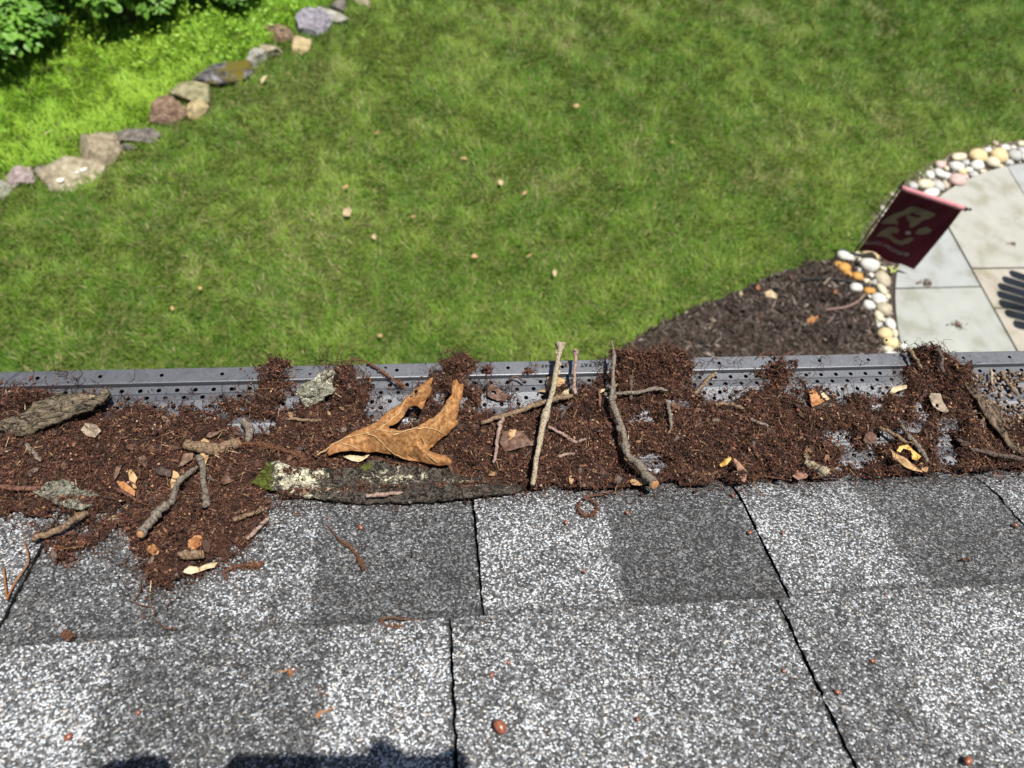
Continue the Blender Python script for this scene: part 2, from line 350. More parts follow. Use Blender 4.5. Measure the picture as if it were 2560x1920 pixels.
# =================================================================== debris bed (height field over guard and eave)
DX0, DX1, DY0, DY1, DS = -.80, 1.15, .02, .475, .0018
gx = np.arange(DX0, DX1, DS); gy = np.arange(DY0, DY1, DS); GXX, GYY = np.meshgrid(gx, gy, indexing='ij')
BASE = np.where(GYY < EAVE_Y, z_roof(GYY) + .003, z_guard(GYY))
BASE = np.where(GYY > FY - .0185, z_guard(GYY) + zl, BASE); BASE = np.where(GYY > FY + .003, z_guard(GYY) - .004, BASE)
def P2(pts, f=on_guard, h=.006): return [tuple(f(x, y, h)[:2]) for x, y in pts]
def blur(A, k):
    ker = np.ones(2 * k + 1) / (2 * k + 1)
    for _ in range(2):
        A = np.apply_along_axis(lambda v: np.convolve(np.pad(v, k, 'edge'), ker, 'valid'), 0, A)
        A = np.apply_along_axis(lambda v: np.convolve(np.pad(v, k, 'edge'), ker, 'valid'), 1, A)
    return A
bed = [(-400, 985), (0, 1000), (60, 985), (150, 1000), (250, 1010), (330, 1022), (420, 1028), (520, 1042), (560, 1020), (600, 1010), (640, 990), (700, 985), (760, 1000), (830, 1000), (880, 1010), (900, 1050), (960, 1060), (1010, 1050), (1040, 1000), (1090, 960),
       (1170, 960), (1200, 1010), (1270, 1030), (1330, 1012), (1400, 990), (1440, 965), (1500, 950), (1540, 940), (1600, 930), (1690, 930), (1710, 960), (1750, 990), (1800, 985), (1850, 990), (1900, 985), (1960, 985), (2010, 995), (2060, 985), (2120, 1000), (2200, 1005),
       (2260, 1000), (2290, 960), (2330, 930), (2420, 930), (2450, 1000), (2500, 1040), (2560, 1060), (2900, 1040),
       (2900, 1150), (2560, 1168), (2330, 1182), (2080, 1196), (1850, 1212), (1640, 1217), (1300, 1224), (1000, 1232), (650, 1250), (330, 1256), (140, 1272), (0, 1272), (-400, 1290)]
thick = [(bed, on_guard, 1.0), ([(655, 905), (700, 900), (716, 950), (735, 1000), (690, 1020), (630, 1010), (650, 975), (668, 950)], on_guard, 1.3),
         ([(820, 930), (880, 925), (910, 960), (900, 1000), (850, 1010), (800, 1000)], on_guard, 1.4), ([(1095, 905), (1170, 902), (1180, 950), (1190, 1000), (1090, 990)], on_guard, 1.25),
         ([(1538, 895), (1580, 885), (1640, 890), (1690, 880), (1712, 915), (1715, 1000), (1530, 1000), (1545, 940)], on_guard, 1.7),
         ([(1895, 893), (1930, 890), (1965, 915), (2000, 940), (2010, 985), (1930, 975), (1912, 930)], on_guard, 1.1),
         ([(2268, 880), (2320, 872), (2350, 900), (2385, 915), (2420, 925), (2430, 1000), (2300, 1010), (2290, 950)], on_guard, 1.8),
         ([(78, 1390), (90, 1345), (190, 1325), (250, 1285), (300, 1262), (285, 1300), (215, 1365), (130, 1398)], on_roof, .75),
         ([(345, 1236), (332, 1300), (352, 1340), (368, 1400), (378, 1442), (440, 1452), (520, 1412), (600, 1352), (642, 1292), (655, 1250), (640, 1215)], on_roof, 1.2),
         ([(-60, 1215), (150, 1230), (330, 1225), (650, 1215), (650, 1255), (320, 1255), (250, 1262), (190, 1272), (-60, 1270)], on_roof, .9)]
bare = [[(600, 1060), (690, 1050), (700, 1085), (640, 1095), (590, 1085)], [(1570, 1040), (1625, 1035), (1640, 1065), (1580, 1075)], [(1588, 1125), (1640, 1118), (1668, 1160), (1660, 1200), (1610, 1190)],
        [(2265, 1008), (2310, 1005), (2325, 1045), (2285, 1055)], [(2130, 1085), (2240, 1075), (2250, 1105), (2140, 1120)], [(2335, 1065), (2390, 1075), (2400, 1180), (2345, 1180), (2340, 1120)], [(2020, 1175), (2120, 1165), (2140, 1200), (2060, 1205)],
        [(1775, 985), (1830, 985), (1830, 1000), (1780, 1002)], [(2060, 1090), (2125, 1065), (2140, 1112), (2080, 1128)], [(2080, 1138), (2175, 1122), (2200, 1150), (2110, 1170)], [(2222, 1042), (2300, 1050), (2310, 1088), (2240, 1078)], [(1200, 985), (1290, 970), (1335, 1000), (1260, 1028), (1205, 1022)], [(2345, 1040), (2400, 1050), (2400, 1082), (2350, 1075)], [(1985, 1000), (2050, 1005), (2050, 1022), (1990, 1020)]]
T = np.zeros_like(GXX)
for pl, f, a in thick: T = np.maximum(T, blur(inpoly(GXX, GYY, P2(pl, f)).astype(float) * a, 3))
BARE = np.zeros_like(T)
for pl in bare: BARE = np.maximum(BARE, blur(inpoly(GXX, GYY, P2(pl, on_guard, .002)).astype(float), 3))
# pile is deeper in the middle of the guard and ragged at the rim
soft = blur(T, 9); edge = np.clip(soft + .42 * vnoise(GXX, GYY, 55, 21, 4) - .16, 0, None)
TH = .0098 * np.clip(edge * 1.25, 0, 1.6) ** .75 * (T > .03)
TH = TH * (1 + .35 * vnoise(GXX, GYY, 40, 22, 3)) + (TH > .001) * .0011 * vnoise(GXX, GYY, 240, 23, 3)
upper = np.clip((GYY - .355) / .05, 0, 1) * (1 - np.clip(T - 1.02, 0, .2) * 5)
TH = TH * np.clip(1.5 - 1.9 * BARE - upper * np.clip(.9 + 1.5 * vnoise(GXX, GYY, 48, 27, 4), 0, 2) + .8 * vnoise(GXX, GYY, 110, 28, 3) * (BARE > .02), 0, 1)
TH = np.clip(TH + (TH > .002) * .0045 * vnoise(GXX, GYY, 75, 29, 3), 0, .022)
TOPZ = BASE + TH; SM = blur(np.maximum(TOPZ, 0), 4)
def samp(A, x, y):
    i = np.clip(((np.asarray(x) - DX0) / DS), 0, A.shape[0] - 1.001); j = np.clip(((np.asarray(y) - DY0) / DS), 0, A.shape[1] - 1.001)
    i0 = i.astype(int); j0 = j.astype(int); u = i - i0; v = j - j0
    return (A[i0, j0] * (1 - u) + A[i0 + 1, j0] * u) * (1 - v) + (A[i0, j0 + 1] * (1 - u) + A[i0 + 1, j0 + 1] * u) * v
def D(px, py, lift=0.0):
    """where the sight line meets the smoothed debris surface raised by lift"""
    d = ray(px, py); z = CAM_H - .64 + lift
    for _ in range(14):
        p = CAMP + d * ((z - CAM_H) / d[2]); zz = float(samp(SM, p[0], min(p[1], DY1 - .004))) + lift
        if p[1] < DY0: zz = z_roof(p[1]) + .003 + lift
        z = .5 * z + .5 * zz
    return CAMP + d * ((z - CAM_H) / d[2])
# bed mesh
keep = TH > .0012; ok = keep[:-1, :-1] & keep[1:, :-1] & keep[1:, 1:] & keep[:-1, 1:]
idx = np.arange(GXX.size).reshape(GXX.shape); Q = np.stack([idx[:-1, :-1], idx[1:, :-1], idx[1:, 1:], idx[:-1, 1:]], -1)[ok]
rim = keep & (blur((~keep).astype(float), 1) > .02); Z = np.where(rim, BASE + .0006, TOPZ - .0008)
used, inv = np.unique(Q, return_inverse=True); Vb = np.stack([GXX, GYY, Z], -1).reshape(-1, 3)[used]
nb = vnoise(Vb[:, 0], Vb[:, 1], 70, 31, 4)[:, None]; cb = np.array([.040, .019, .013]) * (1 + .35 * nb)
M_DEB = MA('crumbled_debris', .85, .22, 1400, .45)
M_SEED = MA('seed_coat', .38, .5, 1200, .35)
M_FLAKE = MA('leaf_flakes', .75, .25, 700, .4)
tag(put('leaf_litter', npmesh('leaf_litter', Vb, [inv.reshape(-1, 4)], True, cb), M_DEB), 'matted dark brown mulch of rotted catkins filling the gutter guard', 'debris', kind='stuff')

dens = np.clip(TH / .006, 0, 1); spill = blur((dens > .2).astype(float), 7) * (dens < .2) * (GYY > .10)
def sample_cells(wt, n):
    c = np.cumsum(wt.ravel()); k = np.searchsorted(c, rng.random(n) * c[-1]); i, j = np.unravel_index(k, wt.shape)
    return gx[i] + rng.uniform(-.5, .5, n) * DS, gy[j] + rng.uniform(-.5, .5, n) * DS
def rot_rand(n):
    q = rng.normal(size=(n, 4)); q /= np.linalg.norm(q, axis=1)[:, None]; a, b, c, d = q.T
    return np.stack([np.stack([1 - 2 * (c * c + d * d), 2 * (b * c - a * d), 2 * (b * d + a * c)], -1), np.stack([2 * (b * c + a * d), 1 - 2 * (b * b + d * d), 2 * (c * d - a * b)], -1), np.stack([2 * (b * d - a * c), 2 * (c * d + a * b), 1 - 2 * (b * b + c * c)], -1)], 1)
OCT = np.array([[1, 0, 0], [-1, 0, 0], [0, 1, 0], [0, -1, 0], [0, 0, 1], [0, 0, -1.]]); OCF = np.array([[0, 2, 4], [2, 1, 4], [1, 3, 4], [3, 0, 4], [2, 0, 5], [1, 2, 5], [3, 1, 5], [0, 3, 5]])
def crumbs(C, size, stretch, cols, jit=.35):
    n = len(C); L = OCT[None] * (1 + jit * rng.uniform(-1, 1, (n, 6, 1))) * size[:, None, None]; L = L * stretch[:, None, :]
    V = np.einsum('nij,nkj->nki', rot_rand(n), L) + C[:, None]
    return V.reshape(-1, 3), [(OCF[None] + (np.arange(n) * 6)[:, None, None]).reshape(-1, 3)], np.repeat(cols, 6, 0)
def pal(n, P, wts, jit=.3):
    P = np.array(P); k = rng.choice(len(P), n, p=np.array(wts) / sum(wts)); return P[k] * (1 + jit * rng.uniform(-1, 1, (n, 1)))
BROWN = [(.095, .042, .027), (.050, .023, .016), (.150, .072, .044), (.024, .014, .011), (.23, .13, .075), (.13, .05, .028)]
BW = [5, 5, 3, 3, .7, 1.5]
n1 = 92000; x, y = sample_cells(dens, n1); x2, y2 = sample_cells(spill, 5500); x = np.r_[x, x2]; y = np.r_[y, y2]; n = len(x)
sz = rng.gamma(4, .00018, n).clip(.0003, .0020); stt = np.stack([rng.uniform(.8, 1.7, n), rng.uniform(.7, 1, n), rng.uniform(.65, 1, n)], -1)
C = np.stack([x, y, samp(TOPZ, x, y) + rng.uniform(-.3, 1.1, n) * sz + .0003], -1)
# clumpy heaps of fluff standing above the mat
heaps = [(680, 950, 30, .016, 700), (690, 915, 18, .012, 350), (860, 965, 40, .016, 900), (1140, 930, 36, .014, 900), (1150, 905, 26, .012, 400), (1620, 930, 70, .020, 2200), (1690, 905, 26, .016, 700), (1560, 905, 26, .014, 500), (1542, 886, 16, .014, 260), (1945, 935, 38, .012, 700), (2310, 900, 34, .018, 800),
         (2370, 960, 60, .018, 1500), (2410, 925, 22, .012, 400), (450, 1330, 90, .008, 1200), (160, 1365, 50, .006, 500), (1320, 930, 10, .01, 120), (830, 1200, 60, .013, 500), (740, 1185, 40, .012, 300), (1000, 1238, 60, .010, 260), (1218, 930, 9, .012, 160)]
HC = []
for px, py, rp, hh, k in heaps:
    a = rng.uniform(0, 2 * np.pi, k); q = np.sqrt(rng.random(k)); f = on_roof if py > 1250 else on_guard
    wob = 1 + .45 * np.sin(a * 3 + px) + .25 * np.sin(a * 5 + py); c = np.array([f(px + rp * r_ * math.cos(t) * wb, py + rp * .75 * r_ * math.sin(t) * wb, .003) for r_, t, wb in zip(q, a, wob)])
    c[:, 2] = np.maximum(samp(TOPZ, c[:, 0], c[:, 1]), c[:, 2] - .002) + hh * .8 * (1 - q ** 2) * rng.random(k) ** .8 * (1 + .5 * vnoise(c[:, 0], c[:, 1], 160, 44, 2)); HC.append(c)
HC = np.vstack(HC); nh = len(HC)
C = np.vstack([C, HC]); sz = np.r_[sz, rng.gamma(4, .00025, nh).clip(.0005, .0022)]; stt = np.vstack([stt, np.stack([rng.uniform(.8, 2, nh), np.ones(nh) * .8, np.ones(nh) * .7], -1)])
V, Fs, cc = crumbs(C, sz, stt, pal(len(C), BROWN, BW))
tag(put('debris_crumbs', npmesh('debris_crumbs', V, Fs, False, cc), M_DEB), 'loose reddish brown crumbs of old catkins over the gutter', 'debris', kind='stuff')
# curly fibres
def fibres(x, y, lift, ln, rad, cols, sides=3, seg=8, curl=1.0, upb=.0):
    n = len(x); P = np.zeros((n, seg, 3)); P[:, 0] = np.stack([x, y, samp(TOPZ, x, np.minimum(y, DY1 - .003)) + lift], -1)
    th = rng.uniform(0, 2 * np.pi, n); dth = rng.normal(0, .35 * curl, n); ph = rng.normal(.1 + upb, .35, n)
    for k in range(1, seg):
        th = th + dth + rng.normal(0, .35 * curl, n); ph = ph * .85 + rng.normal(0, .22, n)
        P[:, k] = P[:, k - 1] + (ln / seg)[:, None] * np.stack([np.cos(th) * np.cos(ph), np.sin(th) * np.cos(ph), np.sin(ph)], -1)
        f = samp(TOPZ, P[:, k, 0], np.clip(P[:, k, 1], DY0, DY1 - .003)) + .0005; P[:, k, 2] = np.maximum(P[:, k, 2], f)
    T = np.gradient(P, axis=1); T /= np.linalg.norm(T, axis=2)[..., None] + 1e-9; U = np.cross(T, np.array([.3, .2, .93])); U /= np.linalg.norm(U, axis=2)[..., None] + 1e-9; W = np.cross(T, U)
    a = np.arange(sides) * 2 * np.pi / sides; rr = rad[:, None] * np.linspace(1, .6, seg)[None] * rng.uniform(.7, 1.5, (n, seg))
    Vv = P[:, :, None] + rr[:, :, None, None] * (np.cos(a)[None, None, :, None] * U[:, :, None] + np.sin(a)[None, None, :, None] * W[:, :, None])
    i, j = np.meshgrid(np.arange(seg - 1), np.arange(sides), indexing='ij'); k = (j + 1) % sides
    q = np.stack([i * sides + j, i * sides + k, (i + 1) * sides + k, (i + 1) * sides + j], -1).reshape(-1, 4)
    return Vv.reshape(-1, 3), [(q[None] + (np.arange(n) * seg * sides)[:, None, None]).reshape(-1, 4)], np.repeat(cols, seg * sides, 0)
x, y = sample_cells(dens, 9000); xs_, ys_ = sample_cells(spill, 1100); rim_w = (dens > .05) * (GYY > .39) * 1.0; xr, yr = sample_cells(rim_w, 1500)
hi = rng.integers(0, nh, 1600); x = np.r_[x, xs_, xr, HC[hi, 0]]; y = np.r_[y, ys_, yr, HC[hi, 1]]; 
wx = np.array([on_guard(px + rng.normal(0, 9), py + rng.normal(0, 10), .004)[:2] for px, py, k in ((170, 930, 9), (180, 960, 7), (360, 1010, 8), (470, 985, 8), (810, 908, 26), (870, 905, 20), (1110, 885, 16), (1150, 885, 26), (1222, 925, 16), (1345, 925, 9), (1500, 912, 12), (1600, 892, 30), (1660, 885, 34), (1700, 890, 30), (1790, 905, 8), (1835, 912, 9), (2050, 895, 10), (2155, 900, 8), (1270, 985, 34), (1215, 960, 26), (960, 1000, 12), (1000, 985, 10), (620, 1000, 22), (560, 1010, 16), (2130, 985, 22), (2330, 890, 20), (2520, 1060, 14), (2540, 950, 14), (1400, 885, 5)) for _ in range(k)])
x = np.r_[wx[:, 0], x]; y = np.r_[wx[:, 1], y]; n = len(x); lift = rng.uniform(0, .002, n); lift[:len(wx)] = rng.uniform(0, .009, len(wx)); lift[-1600:] = np.maximum(0, HC[hi, 2] - samp(TOPZ, HC[hi, 0], HC[hi, 1]))
fl_ = rng.uniform(.006, .026, n); fl_[-1600:] *= .5
V, Fs, cc = fibres(x, y, lift, fl_, rng.uniform(.00016, .00042, n), pal(n, BROWN + [(.02, .014, .012), (.28, .17, .09)], BW + [4, .5]), upb=.15)
tag(put('catkin_fibres', npmesh('catkin_fibres', V, Fs, True, cc), M_DEB), 'thin curly brown catkin stems tangled through the gutter debris', 'debris', kind='stuff')
# flakes of leaf, needles and bark
n = 2600; x, y = sample_cells(dens + .02 * spill, n); Rm = rot_rand(n); ln = rng.gamma(3, .0008, n).clip(.0008, .0055); asp = rng.uniform(.12, .7, n)
loc = np.array([[-1, -.3, 0], [-.5, -.9, .1], [.5, -.8, .12], [1, 0, 0], [.4, .9, .1], [-.6, .8, .1], [0, 0, .25]]); ff = np.array([[0, 1, 6], [1, 2, 6], [2, 3, 6], [3, 4, 6], [4, 5, 6], [5, 0, 6]])
L = loc[None] * (1 + .25 * rng.uniform(-1, 1, (n, 7, 3))); L[..., 1] *= asp[:, None]; L *= ln[:, None, None]
az = rng.uniform(0, 2 * np.pi, n); tx = rng.normal(0, .35, n); ty = rng.normal(0, .35, n)
Lx = L[..., 0] * np.cos(az)[:, None] - L[..., 1] * np.sin(az)[:, None]; Ly = L[..., 0] * np.sin(az)[:, None] + L[..., 1] * np.cos(az)[:, None]; Lz = L[..., 2] + Lx * tx[:, None] + Ly * ty[:, None]
V = np.stack([Lx, Ly, Lz], -1) + np.stack([x, y, samp(TOPZ, x, y) + .0012], -1)[:, None]
cc = pal(n, [(.09, .045, .03), (.05, .028, .021), (.17, .095, .05), (.28, .17, .09), (.09, .07, .06), (.16, .12, .09)], [5, 5, 1.5, .5, 1.2, .6])
tag(put('leaf_flakes', npmesh('leaf_flakes', V.reshape(-1, 3), [(ff[None] + (np.arange(n) * 7)[:, None, None]).reshape(-1, 3)], False, np.repeat(cc, 7, 0)), M_FLAKE), 'small torn leaf flakes and chips mixed into the gutter debris', 'debris', kind='stuff')
n = 900; x, y = sample_cells(dens + .05 * spill, n); az = rng.uniform(0, np.pi, n); ln = rng.uniform(.003, .011, n); d = np.stack([np.cos(az), np.sin(az), rng.normal(.1, .25, n)], -1)
c0 = np.stack([x, y, samp(TOPZ, x, y) + .0015], -1); sd3 = np.stack([-np.sin(az), np.cos(az), 0 * az], -1) * rng.uniform(.00015, .0005, n)[:, None]; up3 = np.array([0, 0, .0003]); h3 = d * ln[:, None] / 2
V = np.stack([c0 - h3 - sd3, c0 - h3 + sd3, c0 - h3 + up3, c0 + h3 - sd3, c0 + h3 + sd3, c0 + h3 + up3], 1).reshape(-1, 3); q6 = (np.arange(n) * 6)[:, None, None]
cc = pal(n, [(.36, .22, .11), (.22, .12, .06), (.45, .33, .2), (.14, .08, .05)], [2, 3, 1, 3])
tag(put('straw_bits', npmesh('straw_bits', V, [(np.array([[0, 1, 4, 3], [1, 2, 5, 4], [2, 0, 3, 5]])[None] + q6).reshape(-1, 4)], False, np.repeat(cc, 6, 0)), M_FLAKE), 'short straw-coloured needles and stalks strewn through the gutter debris', 'debris', kind='stuff')
# buds and seeds
def ico(sub=1):
    bm = bmesh.new(); bmesh.ops.create_icosphere(bm, subdivisions=sub, radius=1); bm.verts.ensure_lookup_table()
    v = np.array([q.co[:] for q in bm.verts]); f = np.array([[q.index for q in p.verts] for p in bm.faces]); bm.free(); return v, f
IV, IF = ico(1); IV2, IF2 = ico(2); IV3, IF3 = ico(3); IV4, IF4 = ico(4)
def blobs(C, size, st3, cols):
    n = len(C); V = np.einsum('nij,nkj->nki', rot_rand(n), IV[None] * st3[:, None, :] * size[:, None, None]) + C[:, None]
    return V.reshape(-1, 3), [(IF[None] + (np.arange(n) * len(IV))[:, None, None]).reshape(-1, 3)], np.repeat(cols, len(IV), 0)
n = 1500; x, y = sample_cells(dens + .03 * spill, n); rx = np.array([on_guard(px, py, .006)[:2] for px, py in zip(rng.uniform(2425, 2600, 260), rng.uniform(925, 1075, 260))])
x = np.r_[x, rx[:, 0]]; y = np.r_[y, rx[:, 1]]; n = len(x); sz = rng.uniform(.0007, .0015, n); sz[-260:] = rng.uniform(.0013, .0024, 260)
cc = pal(n, [(.22, .10, .06), (.30, .17, .10), (.14, .06, .04), (.40, .28, .18), (.2, .06, .05)], [3, 2, 3, 1, 1]); cc[-260:] = pal(260, [(.17, .115, .075), (.10, .07, .052), (.26, .19, .125)], [2, 3, 1])
V, Fs, cc = blobs(np.stack([x, y, samp(TOPZ, x, y) + sz * .8], -1), sz, np.stack([np.r_[rng.uniform(1, 1.7, n - 260), rng.uniform(1.2, 2.6, 260)], np.ones(n), np.ones(n)], -1), cc)
tag(put('buds_and_seeds', npmesh('buds_and_seeds', V, Fs, True, cc), M_SEED), 'tiny shiny buds and seeds scattered through the gutter debris', 'debris', kind='stuff')

# =================================================================== things lying in the gutter and on the roof
def catm(base, dark, light, sc=500, b=.0006): return M(base, [(.36, dark), (.48, tuple(a * .45 + c * .55 for a, c in zip(dark, light))), (.64, light)], sc, .85, sc * 1.3, 1.0, b * 2.2)
M_TW = {'pale': catm('pale_twig_bark', (.11, .085, .055), (.44, .37, .26), 520), 'grey': catm('grey_twig_bark', (.04, .033, .027), (.25, .21, .165), 520),
        'purple': catm('purplish_twig_bark', (.12, .07, .06), (.36, .26, .21), 380), 'dark': catm('dark_twig_bark', (.03, .022, .02), (.13, .095, .08), 420),
        'brown': catm('brown_twig_bark', (.05, .03, .02), (.27, .185, .115), 480), 'red': catm('reddish_twig_bark', (.07, .03, .022), (.20, .10, .07), 420)}
M_CUT = M('fresh_cut_wood', [(.3, (.20, .085, .035)), (.55, (.42, .22, .10)), (.8, (.50, .32, .17))], 900, .8, 1500, .6, .0004)
def twig(pts, mat, label, lift=0.0, cut=None, knob=0, rings=(), group=None, buds=(), seed=None):
    """pts: (px, py, radius px[, extra lift mm])"""
    seed = seed if seed is not None else int(pts[0][0] + pts[0][1]); k = .70 / F_PX
    P = []; R = []
    for q in pts:
        r = q[2] * k; P.append(D(q[0], q[1], r * .8 + lift + (q[3] * .001 if len(q) > 3 else 0))); R.append(r)
    P = np.array(P)
    if len(P) > 2: P[1:-1, 2] = .5 * P[1:-1, 2] + .25 * (P[:-2, 2] + P[2:, 2])
    n = 14; path = catmull(P, n); rad = catmull(np.array(R)[:, None], n)[:, 0]; g = np.random.default_rng(seed)
    s = np.linspace(0, 1, len(path)); rad = rad * (1 + .16 * vnoise(s * len(path), s * 0 + seed, .3, 5, 3)) * (1 - .35 * np.clip((s - .9) / .1, 0, 1) * (cut != 'end'))
    for rr in rings: rad = rad * (1 + .28 * np.exp(-((s - rr) / .018) ** 2))
    if knob: rad = rad * (1 + knob * np.exp(-(s / .045) ** 2))
    path = path + np.stack([vnoise(s * 30, s * 0 + seed + i * 9, .3, 6, 3) for i in range(3)], -1) * rad[:, None] * .42
    parts = [tube_np(path, rad, 12, .10, seed)]
    for bt, side in buds:                                   # side buds and bud scars
        i = int(bt * (len(path) - 1)); T = path[min(i + 1, len(path) - 1)] - path[max(i - 1, 0)]; T = nrm(T); U = nrm(np.cross(T, [0, .5, .86])) * side
        c = path[i] + U * rad[i] * 1.25; v = IV2 * rad[i] * np.array([.75, .75, .75]); v = v + T * (v @ T)[:, None] * .6; parts.append((v + c, [IF2]))
    if knob:
        for q in range(6):
            d = nrm(g.normal(size=3)); parts.append((IV * rad[0] * .55 * g.uniform(.6, 1.1) + path[0] + d * rad[0] * .8, [IF]))
    V, Fs = join_np(parts); o = put('twig', npmesh('twig', V, Fs, True), M_TW[mat]); tag(o, label, 'twig', group)
    if cut:
        i = -1 if cut == 'end' else 0; T = nrm(path[-1] - path[-3]) if cut == 'end' else nrm(path[0] - path[2]); c = path[i] + T * rad[i] * .10
        v, f = tube_np(np.array([c, c + T * rad[i] * .12, c + T * rad[i] * .16]), np.array([.9, .88, .80]) * rad[i], 12, .04, seed); put('cut_end', npmesh('cut_end', v, f), M_CUT, o)
    return o
twig([(1401, 862, 8, 9), (1398, 890, 6, 8), (1386, 955, 7.5, 7), (1373, 1005, 7, 4), (1362, 1045, 9.5, 3), (1350, 1100, 7, 2), (1341, 1150, 6.5, 1), (1331, 1212, 8, 0)], 'pale', 'long pale straight twig with knobbly bud tip reaching over the gutter lip', .011, knob=.55, rings=(.52, .56, .72), buds=((.12, 1), (.2, -1), (.24, -1)))
twig([(1529, 852, 2.6, 14), (1534, 872, 3.2, 12), (1537, 893, 6, 9), (1533, 930, 5, 7), (1530, 965, 5.5, 5), (1527, 998, 7, 3), (1537, 1025, 8.5, 3), (1549, 1055, 8, 3), (1560, 1095, 8, 3), (1572, 1135, 9, 2), (1592, 1160, 10, 2), (1618, 1184, 11, 2), (1637, 1206, 12, 2)], 'grey', 'thick crooked grey twig with orange sawn lower end beside bare guard patch', .011, cut='end', rings=(.33, .36, .47, .7), buds=((.4, -1), (.62, 1)))
twig([(1439, 882, 5.5, 7), (1438, 915, 4.5, 6), (1436, 950, 4.5, 5), (1436, 985, 5.5, 3)], 'purple', 'short upright purplish twig with blunt bud tip between two longer twigs', .009, knob=.35, rings=(.5,))
twig([(1204, 1057, 5), (1258, 1038, 6), (1330, 1016, 6.5, 1), (1385, 1000, 6.5, 1), (1432, 990, 6.5, 1)], 'brown', 'brown branch lying crosswise beneath the long pale twig', .007, rings=(.35, .8))
twig([(1258, 1044, 5), (1250, 1065, 5.5), (1244, 1100, 4.5), (1238, 1135, 4.2), (1234, 1158, 4)], 'purple', 'thin pale twig hanging down from the crosswise brown branch', .007, rings=(.2,))
twig([(1512, 985, 6), (1560, 982, 5), (1600, 979, 5, 1), (1640, 971, 5.5, 1), (1668, 976, 4)], 'grey', 'thin grey twig lying level behind the crooked sawn twig', .007, rings=(.3, .75))
twig([(1666, 1002, 4.5), (1674, 1025, 5), (1678, 1055, 4.5), (1676, 1075, 3)], 'grey', 'small curved grey twig right of the crooked sawn twig', .007)
twig([(1577, 940, 5, 3), (1577, 970, 5, 2), (1576, 1000, 5.5)], 'dark', 'stubby dark twig standing against the big catkin heap', .003)
twig([(1498, 973, 4, 2), (1499, 995, 4, 1), (1500, 1018, 4)], 'red', 'tiny reddish twig stub left of the crooked sawn twig', .003)
twig([(1369, 1067, 4), (1402, 1084, 4.5), (1430, 1100, 5), (1446, 1104, 4), (1464, 1097, 3)], 'purple', 'forked thin twig branching right from the long pale twig', .002)
twig([(1401, 1047, 4), (1416, 1022, 3.5), (1432, 1004, 3)], 'dark', 'short dark twig slanting below the upright purplish twig', .003)
twig([(1396, 1141, 4), (1415, 1136, 4), (1438, 1134, 3.5)], 'purple', 'tiny level twig piece in litter right of the long pale twig', .001)
twig([(1737, 984, 5), (1762, 957, 5.5, 2), (1790, 932, 6, 3)], 'brown', 'leaning brown twig stub crossing the bare perforated strip', .002)
twig([(1786, 1012, 5), (1820, 1012, 5.5), (1860, 1021, 5)], 'brown', 'short brown twig right of the leaning stub in the litter', .001)
twig([(1877, 1046, 5), (1900, 1058, 5), (1920, 1066, 5)], 'grey', 'short split grey twig lying in the open brown litter', .001)
twig([(2197, 1067, 5, 1), (2236, 1089, 5.5, 2), (2262, 1102, 5, 2), (2290, 1111, 4, 1)], 'brown', 'smooth brown twig above the yellow curled leaf', .002)
twig([(2252, 1064, 5, 1), (2282, 1097, 5.5, 2), (2303, 1132, 5.5, 2), (2320, 1166, 4, 1)], 'grey', 'knotty grey twig slanting behind the yellow curled leaf', .002, rings=(.2, .4, .55, .75), buds=((.3, 1), (.5, -1), (.66, 1)))
twig([(2392, 1099, 5), (2433, 1121, 6), (2480, 1136, 7), (2530, 1150, 7), (2610, 1163, 6)], 'dark', 'dark twig running off the right edge above the shingles', .002)
twig([(2014, 1158, 9), (2035, 1168, 9), (2052, 1177, 12), (2068, 1182, 15)], 'pale', 'stubby pale twig with flared knobbly end at the shingle edge', .002)
twig([(2345, 873, 5, 11), (2354, 892, 5, 9), (2352, 912, 6, 6), (2358, 932, 6, 3)], 'dark', 'crooked dark twig sticking up over the gutter lip at right', .004, knob=.5)
twig([(2272, 872, 6, 6), (2290, 895, 5, 5), (2303, 920, 4.5, 3)], 'brown', 'short leaning brown twig at the left of the right debris heap', .004)
twig([(2502, 930, 6, 2), (2520, 957, 5.5, 2), (2545, 990, 5, 1)], 'brown', 'brown stem slanting through the pale seeds at right', .003)
twig([(2478, 925, 4, 2), (2480, 960, 4, 1)], 'pale', 'thin upright pale stem among the seeds at right', .003)
twig([(350, 1334, 10, 7), (372, 1307, 9, 6), (397, 1280, 9, 5), (422, 1245, 7, 4), (456, 1207, 6.5, 3), (495, 1168, 6)], 'grey', 'long dark grey stick with orange sawn end on the left mound', .006, cut='start', rings=(.35, .5))
twig([(496, 1140, 8, 4), (507, 1170, 7, 4), (511, 1205, 7, 3), (512, 1240, 7, 1), (513, 1265, 7)], 'grey', 'smooth curved grey stick standing on the left mound', .007, rings=(.1, .9))
twig([(84, 1347, 7), (143, 1325, 7, 2), (186, 1300, 7.5, 3), (222, 1282, 7, 3)], 'brown', 'brown stick jutting from the left mound onto the shingles', .005, rings=(.7,))
twig([(584, 1299, 6), (620, 1287, 5, 2), (660, 1275, 5, 3)], 'brown', 'short twig poking right from the left mound, upper of two', .001)
twig([(618, 1347, 5), (643, 1322, 5, 1), (670, 1295, 5, 2)], 'purple', 'short pale twig lying on shingles at right rim of the left mound', .001)
twig([(462, 1113, 13), (500, 1117, 14), (540, 1119, 14), (598, 1112, 12)], 'brown', 'thick short branch piece with peeling bark in the left litter', .001, rings=(.6, .66, .72), cut='end')
twig([(611, 1051, 9), (622, 1070, 11), (626, 1082, 9), (616, 1104, 8)], 'grey', 'lumpy lichen-grey twig stub above the catkin strand', .003)
